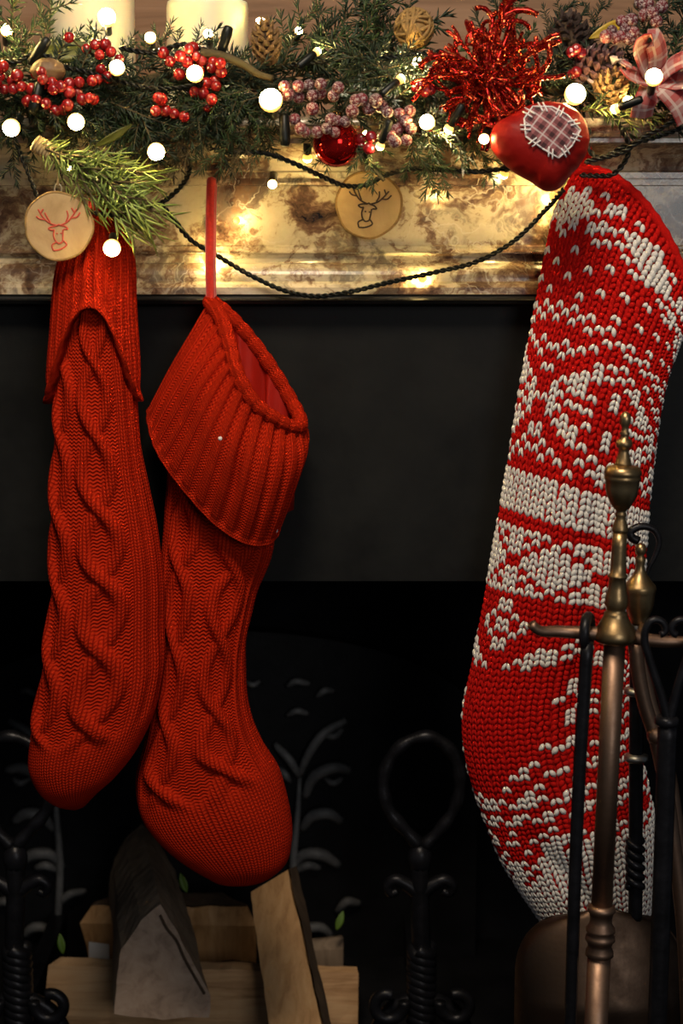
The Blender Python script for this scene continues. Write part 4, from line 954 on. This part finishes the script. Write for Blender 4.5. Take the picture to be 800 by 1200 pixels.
def C(lst, sc, ox=0, oy=0): return [(ox + a / sc, oy + b / sc) for a, b in lst]
berries(C([(10, 230), (0, 265), (40, 280), (15, 310), (75, 300), (110, 310), (125, 345), (95, 350), (-10, 240), (-14, 290), (60, 262), (45, 310)], 2.963), -.112, 'berry_red', 'red berry cluster at the left edge of the garland')
berries(C([(155, 290), (185, 310), (210, 300), (240, 290), (275, 285), (320, 280), (340, 275), (270, 320), (310, 340), (325, 345), (240, 320), (160, 360), (190, 385), (220, 380), (180, 285), (235, 365), (285, 345), (145, 250), (125, 255), (150, 275)], 2.963), -.116, 'berry_red', 'long red berry cluster below the walnut and candle')
berries(C([(300, 170), (330, 155), (365, 155), (345, 190), (385, 180), (415, 205), (350, 240), (345, 262), (375, 268), (240, 130)], 2.963), -.100, 'berry_red', 'small red berry cluster in front of the tall candle')
berries(C([(567, 183), (590, 213), (625, 195), (655, 170), (680, 195), (650, 215), (700, 210), (735, 235), (765, 220), (768, 250), (745, 280), (715, 290), (750, 300), (622, 258), (690, 245), (670, 165), (740, 215)], 2.963), -.108, 'berry_red', 'red berry cluster in front of the shorter candle')
berries(C([(550, 340), (540, 385), (575, 385), (605, 395), (640, 405), (675, 320), (705, 325), (735, 345), (720, 370), (560, 345)], 2.963), -.112, 'berry_red', 'curved red berry row hanging below the shorter candle')
berries(C([(120, 150), (180, 150), (225, 145), (275, 140), (180, 195), (240, 190), (275, 180), (240, 245), (350, 155), (330, 190), (135, 185)], 3.636, 300, 60), -.118, 'berry_plum', 'frosted plum berry cluster right of the big bright bulb', 6.9)
berries(C([(345, 295), (380, 300), (300, 330), (260, 345), (335, 345), (190, 330), (165, 290), (320, 290), (210, 345)], 3.636, 300, 60), -.122, 'berry_plum', 'frosted plum berry cluster just above the shiny red bauble', 6.9)
berries(C([(410, 255), (480, 245), (450, 205), (510, 210), (425, 210), (535, 235)], 3.636, 300, 60), -.124, 'berry_plum', 'frosted plum berry cluster in the middle of the garland', 7.4)
berries(C([(560, 260), (610, 265), (655, 255), (620, 315), (660, 330), (545, 360), (590, 385), (640, 380), (570, 360), (640, 300), (600, 335)], 3.636, 300, 60), -.126, 'berry_plum', 'frosted plum berry cluster left of the small bright bulb', 7.4)
berries(C([(445, 375), (490, 365), (450, 410), (480, 415)], 3.636, 300, 60), -.116, 'berry_dark', 'glossy dark red berry cluster right of the bauble', 6.6)
berries(C([(680, 155), (720, 165), (745, 165), (700, 145), (740, 320), (720, 175)], 3.636, 300, 60), -.112, 'berry_dark', 'glossy dark red berries left of the glitter flower', 6.6)
berries(C([(580, 15), (640, 70), (690, 35), (600, 80), (615, 20), (660, 110)], 4.444, 620, 0), -.085, 'berry_plum', 'frosted berry cluster above the plaid bow', 7.2)
berries(C([(540, 170), (530, 105), (480, 110), (450, 200), (430, 160), (500, 150), (475, 190), (520, 200), (400, 190)], 4.444, 620, 0), -.095, 'berry_plum', 'frosted berry cluster between the dark pinecone and plaid bow', 7.4)
berries(C([(220, 270), (270, 280), (245, 255), (220, 385), (245, 375)], 4.444, 620, 0), -.095, 'berry_dark', 'dark berries beside the frosted pinecone', 6.6)

# pinecones
def pinecone(px, py, y, wpx, hpx, ang, mat, label):
    c = P(px, py, y); R = PX(wpx / 2, y); H = PX(hpx, y); t_ = thing('pinecone', c, label, 'pinecone', 'pinecones in the garland')
    Mx = aim(c, imgdir(ang, -0.35), 0, 1.0); mb = MB(); core = []
    nrow = 9
    for r in range(nrow):
        s = (r + 0.3) / nrow; rad = R * (math.sin(math.pi * (0.18 + 0.78 * s)) ** 0.8) * 0.95; k = 8 if r < 6 else 6
        for j in range(k):
            a = 2 * math.pi * (j + 0.5 * (r % 2)) / k; w = 2.4 * rad / k * 1.25 + 0.0012; out = rad; yb = (s - 0.5) * H
            rd = np.array([math.cos(a), 0, math.sin(a)]); tn = np.array([-math.sin(a), 0, math.cos(a)]); up = np.array([0, 1.0, 0])
            p0 = rd * out * 0.25 + up * yb; p1 = rd * out * 0.8 + up * (yb + H * 0.05); p2 = rd * out + up * (yb + H * 0.13)
            th = up * 0.0011
            q = [p0 - tn * w * .25, p0 + tn * w * .25, p1 + tn * w * .5, p2 + tn * w * .22, p2 - tn * w * .22, p1 - tn * w * .5]
            vv = np.array([x + th for x in q] + [x - th * 1.6 for x in q])
            mb.add(vv, [[0, 1, 2, 5], [5, 2, 3, 4], [11, 8, 7, 6], [10, 9, 8, 11]] + [[i, i + 6, (i + 1) % 6 + 6, (i + 1) % 6] for i in range(6)])
    v = np.concatenate(mb.v); A = np.array(Mx); v = v @ A[:3, :3].T + A[:3, 3]
    o = obj('scales', v, mb.f, mat, t_, smooth=False, kind='stuff')
    cv, cf = sphere((0, 0, 0), 1, 12, 9, (R * .5, H * .46, R * .5)); obj('core', cv @ A[:3, :3].T + A[:3, 3], cf, M['bark'], t_)
pinecone(312, 50, -.085, 38, 50, 95, M['cone'], 'small tan pinecone beside the shorter candle')
pinecone(668, 48, -.055, 56, 60, 100, M['cone_dark'], 'dark brown pinecone at the back of the right garland')
pinecone(700, 78, -.085, 54, 58, 20, M['cone_frost'], 'frosted plum pinecone right of the glitter flower')
pinecone(715, 100, -.095, 44, 40, 70, M['cone'], 'golden lit pinecone just left of the plaid bow')

# vine ball, walnut, leaves
c = P(485, 33, -.055); R = PX(22, -.055)
vb = thing('vine_ball', c - [0, 0, R], 'round tan woven vine ball behind the garland', 'ornament')
obj('core', *sphere(c, R * 0.9, 18, 12), M['vine'], vb)
for k in range(16):
    nrm = Vector(NR.normal(size=3).tolist()).normalized(); u1 = nrm.orthogonal().normalized(); u2 = nrm.cross(u1); aa = np.linspace(0, 2 * math.pi, 30, endpoint=False); rr_ = R * (0.9 + 0.08 * rnd.random())
    obj('strand', *tube(c + rr_ * (np.cos(aa)[:, None] * np.array(u1) + np.sin(aa)[:, None] * np.array(u2)) + np.array(nrm) * R * rnd.uniform(-.3, .3), 0.0016, 6, closed=True), M['vine'], vb)
v, f = sphere((0, 0, 0), 1, 40, 28, (1.25, 1, 0.92)); v = v * PX(15.5, -.112)
v = v * (1 + 0.05 * vnoise(v, 700, 3) + 0.05 * np.exp(-(v[:, 2] / 0.0015) ** 2))[:, None]
wn = thing('walnut', P(56, 98, -.112), 'tan walnut above the red berries at left', 'nut'); obj('shell', v + P(56, 83, -.112), f, M['walnut'], wn)
def single_leaf(px, py, y, ang, Lpx, wpx, mat, label, roll=0.0, tw=0.0):
    o = inst('broad_leaf', mkmesh('leaf', *leaf_mesh(PX(Lpx, y), PX(wpx / 2, y)), mat), aim(V(px, py, y), imgdir(ang, tw), roll)); setp(o, label, 'leaf', 'broad leaves in the garland')
single_leaf(28, 62, -.060, 2, 92, 26, M['leaf'], 'broad dark olive leaf in front of the tall candle')
single_leaf(690, 45, -.072, 25, 55, 14, M['leaf_gold'], 'yellow leaf behind the frosted berries at right')
single_leaf(505, 22, -.040, 175, 30, 12, M['leaf_gold'], 'small yellow leaf beside the woven vine ball')
single_leaf(110, 172, -.115, 25, 50, 10, M['leaf'], 'narrow curled olive leaf over the pale pine sprig', 0.5)

# bauble
c = P(394, 168, -.104); R = PX(27, -.104)
bb = thing('bauble', c - [0, 0, R], 'shiny red glass bauble under the frosted berries', 'bauble')
obj('ball', *sphere(c, R, 36, 24), M['bauble'], bb)
obj('cap', *lathe([(0.005, 0), (0.005, 0.006), (0.003, 0.008)], c + [0, 0, R - .001], (0, 0, 1), 16), M['gold'], bb)

# glitter flower: wiry petals
c = P(572, 92, -.135)
fl = thing('glitter_flower', c - [0, 0, .055], 'spiky red glitter flower with wiry curling petals', 'flower')
def petal_mesh(seed, L):
    rs = np.random.RandomState(seed); mb = MB()
    def wire(p0, d, L, r, curl):
        q = [np.array(p0)]; d = np.array(d, float); ax = rs.normal(size=3); ax /= np.linalg.norm(ax)
        for k in range(13):
            q.append(q[-1] + d * L / 13); d = d + np.cross(ax, d) * curl / 13 * (0.3 + 1.6 * k / 13) + rs.normal(size=3) * 0.07; d /= np.linalg.norm(d)
        q = smooth_path(q, 26); k = 1 + 0.30 * np.sin(np.arange(26) * 2.1) ** 2; mb.add(*tube(q, r * k, 6)); return q
    q = wire((0, 0, 0), (0, 1, 0), L, 0.0015, rs.choice([-1, 1]) * rs.uniform(1.2, 3.6))
    for k in (9, 15):
        wire(q[k], (q[k + 2] - q[k]) / np.linalg.norm(q[k + 2] - q[k]) + rs.normal(size=3) * 0.55, L * rs.uniform(.30, .5), 0.0013, rs.uniform(-3, 3))
    return mb.mesh('petal', M['glitter'])
PM = [petal_mesh(s, 0.055) for s in range(12)]
for k in range(66):
    i = k + 0.5; ph = math.acos(1 - 1.2 * i / 66); th = math.pi * (1 + 5 ** 0.5) * i
    d = Vector((math.sin(ph) * math.cos(th), -math.cos(ph), math.sin(ph) * math.sin(th)))
    sc = rnd.uniform(0.80, 1.12) * (0.62 if ph < 0.8 else 1.0)
    inst('petal', PM[k % 12], aim(Vector(c.tolist()) + Vector((0, 0.02, 0)) + d * 0.004, d, rnd.uniform(0, 6.28), sc, (0.2, -0.3, 1)), fl)
for k, (a, sc) in enumerate(((104, 1.5), (86, 1.45), (62, 1.75), (30, 1.25), (165, 1.3), (-8, 1.35), (-28, 1.3), (75, 1.25), (-100, 1.2), (-60, 1.25), (140, 1.2))):
    inst('petal', PM[(k * 5) % 12], aim(Vector(c.tolist()), imgdir(a, -.15), 0.4 * k, sc), fl)
obj('centre', *sphere(c + [0, .015, 0], 0.009, 16, 10), M['glitter'], fl)

# padded red heart with patch
OUT = [(574, 158), (580, 146), (596, 136), (618, 124), (640, 119), (662, 122), (680, 134), (689, 152), (689, 172), (680, 192), (666, 208), (654, 222), (640, 224), (620, 212), (602, 202), (586, 188), (576, 174)]
YQ = -.148
o2 = np.array(OUT + OUT[:1], float); w = smooth_path(P(o2[:, 0], o2[:, 1], YQ), 73)[:-1]; cq = P(640, 168, YQ)
he = thing('padded_heart', (cq[0], cq[1], w[:, 2].min()), 'padded red satin ornament with plaid patch above patterned stocking', 'ornament')
def pillow(rr, sgn, extra=0.0):
    """rr: radius array 0..1 -> points"""
    q = cq + (w[None] - cq) * rr[:, None, None]; h = 0.024 * np.sqrt(np.maximum(1 - rr ** 2.6, 0)) + extra
    q[..., 1] += sgn * h[:, None]; return q
rr_ = np.sin(np.linspace(0.02, math.pi / 2, 20)); fr = pillow(rr_, -1); bk = pillow(rr_[::-1], 1)
g = np.concatenate([fr, bk[1:]]); ang_ = np.arctan2(w[:, 2] - cq[2], w[:, 0] - cq[0])
puck = 0.0016 * np.sin(ang_ * 17) * np.exp(-((np.r_[rr_, rr_[::-1][1:]] - 1) / .18) ** 2)[:, None]; g[..., 1] -= puck * np.r_[np.ones(20), -np.ones(19)][:, None]
obj('cushion', g.reshape(-1, 3), grid_faces(39, 72), M['satin'], he)
PO = [(622, 126), (644, 127), (661, 137), (676, 154), (666, 172), (650, 187), (631, 176), (612, 162), (611, 141)]
def heart_front(px, py, lift):
    p = P(px, py, YQ); d = p - cq; a = np.arctan2(d[2], d[0]); k = np.argmin(np.abs((ang_ - a + math.pi) % (2 * math.pi) - math.pi))
    r = min(0.98, np.hypot(d[0], d[2]) / np.hypot(*(w[k] - cq)[[0, 2]])); return p - [0, 0.024 * math.sqrt(max(1 - r ** 2.6, 0)) + lift, 0]
pc_ = np.mean(PO, 0); v = []; uv = []; n = 36; per = []
for i in range(len(PO)):
    a, b = np.array(PO[i]), np.array(PO[(i + 1) % len(PO)])
    for k in range(4): per.append(a + (b - a) * k / 4)
for s in np.linspace(0, 1, 8):
    for q in per:
        xy = pc_ + (q - pc_) * s; v.append(heart_front(xy[0], xy[1], 0.0012)); th = math.radians(38); d = (xy - pc_) / 26
        uv.append((d[0] * math.cos(th) + d[1] * math.sin(th), -d[0] * math.sin(th) + d[1] * math.cos(th)))
obj('patch', v, grid_faces(8, n), M['plaid'], he, uv=uv, label='red and white plaid fabric patch')
for i in range(len(PO)):
    a, b = np.array(PO[i]), np.array(PO[(i + 1) % len(PO)]); q = [heart_front(*(a + (b - a) * s), 0.0022) for s in np.linspace(0, 1, 5)]
    obj('stitch', *tube(q, 0.0007, 6), M['thread'], he)
    mpt = (a + b) / 2; nrm = mpt - pc_; nrm /= np.linalg.norm(nrm); tgt = (b - a) / np.linalg.norm(b - a)
    for o_ in (-2.6, 2.6):
        q = [heart_front(*(mpt + tgt * o_ + nrm * s), 0.0026) for s in np.linspace(-6.5, 5.5, 5)]; obj('stitch', *tube(q, 0.0007, 6), M['thread'], he)

# plaid bow at the right
bw = thing('plaid_bow', V(770, 135, -.105), 'red and white plaid ribbon bow at the right end', 'bow')
def ribbon(path, wpx, name, y=-.11, tilt=(0.0, 1.0, 0.25)):
    q = smooth_path([P(a, b, y + c_) for a, b, c_ in path], 26); t_, N, B = frames(q); W_ = PX(wpx / 2, y)
    tl = np.array(tilt); sd = tl - t_ * (t_ @ tl)[:, None]; sd /= np.linalg.norm(sd, axis=1)[:, None]
    nr_ = np.cross(t_, sd); s = np.linspace(-1, 1, 7); v = q[:, None] + sd[:, None] * (s * W_)[None, :, None]
    v = v + nr_[:, None] * (0.0015 * np.cos(s * 3))[None, :, None]
    lo = v - nr_[:, None] * 0.0009; m = 26 * 7; f = grid_faces(26, 7, False, False); L = np.r_[0, np.cumsum(np.linalg.norm(np.diff(q, axis=0), axis=1))]
    uv = np.stack(np.broadcast_arrays(s[None] * 0.5, (L / (2 * W_))[:, None]), -1).reshape(-1, 2)
    e = [k * 7 for k in range(26)]; e2 = [k * 7 + 6 for k in range(26)]; fe = []
    for z_ in (e, e2): fe += [[z_[i], z_[i + 1], z_[i + 1] + m, z_[i] + m] for i in range(25)]
    obj(name, np.concatenate([v.reshape(-1, 3), lo.reshape(-1, 3)]), f + [[i + m for i in g_[::-1]] for g_ in f] + fe, M['ribbon'], bw, uv=np.concatenate([uv, uv]))
ribbon([(768, 92, 0), (755, 70, -.012), (752, 48, -.02), (762, 42, -.02), (772, 60, -.012), (770, 90, 0)], 30, 'loop', tilt=(0.75, 0.6, 0.15))
ribbon([(768, 92, 0), (790, 72, -.012), (815, 66, -.02), (822, 84, -.018), (800, 96, -.01), (770, 94, 0)], 30, 'loop', tilt=(0.1, 0.7, 0.7))
ribbon([(768, 92, -.004), (762, 108, -.012), (756, 122, -.012), (752, 138, -.006)], 28, 'tail', tilt=(1, 0.25, 0.15))
ribbon([(770, 92, -.004), (784, 106, -.012), (796, 120, -.012), (806, 140, -.006)], 28, 'tail', tilt=(0.8, 0.25, 0.6))
ribbon([(768, 92, 0), (750, 92, -.012), (735, 84, -.016), (738, 76, -.01)], 22, 'tail', tilt=(0.2, 0.6, 0.8))
obj('knot', *sphere(P(768, 92, -.114), PX(9), 16, 11, (1, 0.9, 1.15)), M['ribbon'], bw)

# ------------------------------------------------------------------ fairy lights
fy = thing('fairy_lights', (0, -.1, ztop - .1), 'warm white fairy lights on twisted dark wire along the garland', 'fairy lights')
def twisted(path, pitch=0.012, r=0.0013, off=0.0013):
    w = [P(*q) for q in path]; L = sum(np.linalg.norm(w[i + 1] - w[i]) for i in range(len(w) - 1)); n = max(20, int(L / 0.0016))
    q = smooth_path(w, n); t_, N, B = frames(q); a = np.arange(n) * (L / n) / pitch * 2 * math.pi; mb = MB()
    for ph in (0, math.pi):
        mb.add(*tube(q + off * (np.cos(a + ph)[:, None] * N + np.sin(a + ph)[:, None] * B), r, 5))
    mb.build('wire', M['wire'], fy)
Yw = -.030
twisted([(214, 172, -.10), (222, 192, -.09), (212, 218, -.07), (192, 236, -.06), (165, 246, -.09), (128, 252, -.122), (106, 248, -.118)])
twisted([(188, 238, -.055), (204, 258, -.045), (222, 280, -.035), (255, 300, Yw), (300, 326, Yw), (338, 342, Yw), (366, 347, Yw), (410, 342, Yw), (455, 331, Yw), (510, 319, Yw), (560, 306, Yw), (605, 280, -.034), (635, 250, -.05), (660, 222, -.08)])
twisted([(268, 178, -.10), (310, 180, -.10), (345, 192, -.09), (375, 206, -.075), (405, 218, -.06), (428, 217, -.05), (448, 207, -.06), (480, 198, -.08), (520, 199, -.09), (560, 201, -.10), (600, 196, -.11)])
twisted([(420, 172, -.115), (432, 190, -.10), (445, 206, -.08)])
twisted([(685, 190, -.10), (700, 186, -.105), (730, 178, -.11), (755, 160, -.115), (775, 150, -.118), (815, 118, -.11)])
twisted([(680, 205, -.075), (700, 206, -.085), (718, 204, -.095), (730, 192, -.10), (737, 172, -.105), (730, 155, -.108), (722, 142, -.10)])
twisted([(690, 150, -.09), (688, 170, -.09), (700, 185, -.095), (730, 172, -.10), (770, 160, -.105), (800, 150, -.10)])
twisted([(-10, 72, -.09), (25, 70, -.10), (38, 62, -.105), (55, 66, -.11), (75, 78, -.11), (100, 84, -.11), (140, 96, -.11), (190, 104, -.11), (240, 98, -.10)])
twisted([(140, 56, -.09), (160, 60, -.09), (185, 60, -.10), (215, 52, -.10), (245, 60, -.10)])
twisted([(340, 76, -.07), (400, 70, -.08), (450, 68, -.08), (480, 64, -.09), (520, 60, -.09)])
twisted([(20, 170, -.10), (32, 200, -.11), (45, 235, -.11)], r=0.0010)
sock_me = mkmesh('socket', *lathe([(0.0022, -0.020), (0.0034, -0.018), (0.0036, -0.004), (0.0030, 0.0), (0.0016, 0.001)], (0, 0, 0), (0, 1, 0), 12), M['wire'])
bulb_me = {}
def bulb_mesh(r):
    if r not in bulb_me:
        a = np.linspace(-0.55, math.pi / 2 - 0.02, 14); R = r * 1.18       # a small dome on a short neck
        pr = [(R * math.cos(x), R * (1.0 + math.sin(x)) - 0.001) for x in a]
        v, f = lathe(pr, (0, 0, 0), (0, 1, 0), 16); tip = np.clip(np.repeat(np.sin(np.maximum(a, 0)), 16), 0, 1)
        bulb_me[r] = mkmesh('bulb', v, f, M['bulb'], attr={'tip': tip})
    return bulb_me[r]
def light(px, py, y, ang, r=0.0055, tw=-2.2):
    d = imgdir(ang, tw).normalized(); loc = V(px, py, y) - d * r * 1.2
    if tw >= 2:                                       # bare tips resting against the marble behind wire and strap
        inst('bulb', bulb_mesh(r), aim(loc, d), fy); return
    o = inst('socket', sock_me, aim(loc, d), fy); b = bpy.data.objects.new('bulb', bulb_mesh(r)); SC.collection.objects.link(b); b.parent = o
for a in ((13, 150, -.125, 250, .0062), (89, 143, -.128, 300, .0060), (183, 178, -.128, 290, .0062), (125, 20, -.02, 80, .0070), (137, 79, -.125, 60, .0055), (228, 86, -.125, 120, .0060), (317, 117, -.132, 100, .0082),
          (500, 143, -.135, 160, .0055), (131, 291, -.133, 280, .0062), (567, 163, -.150, 240, .0036), (319, 216, -.075, 270, .0034), (674, 110, -.118, 60, .0075), (766, 90, -.150, 100, .0060),
          # tucked away to light the marble; many more added unseen to brighten needles and candles
          (244, 302, -.022, 320, .0042, 2.0), (278, 258, -.014, 30, .0028, 2.5), (494, 326, -.024, 200, .0036, 2.0), (648, 232, -.024, 215, .0040, 2.0), (513, 229, -.008, 120, .0018, 2.5),
          (-14, 52, -.115, 60, .006, -.2), (-16, 20, -.09, 20, .006, -.2), (445, 172, -.128, 250, .0032, 0.3), (525, 152, -.128, 240, .0034, .2), (470, 92, -.118, 40, .0034, .4), (372, 60, -.10, 40, .003, .4), (720, 128, -.125, 200, .0035, .3), (8, 36, -.03, 60, .0045), (490, 74, -.07, 200, .0045), (350, 36, -.045, 60, .0030), (640, 140, -.09, 60, .0040), (78, 196, -.098, 300, .0036, .3), (430, 158, -.098, 270, .0036), (360, 186, -.05, 270, .0036, .4), (735, 118, -.10, 30, .0036), (590, 205, -.04, 250, .0036, .5), (176, 44, .03, 90, .0045), (112, 52, .0, 90, .004), (305, 26, .05, 90, .004), (244, 40, -.01, 90, .004)):
    light(*a)
for x, y_, d, a in ((56, 46, -.11, 52), (268, 32, -.10, 70), (334, 170, -.12, 272), (38, 132, -.12, 255)):       # dark unlit sockets
    inst('socket', sock_me, aim(V(x, y_, d), imgdir(a, -.1), 0, 1.3), fy)
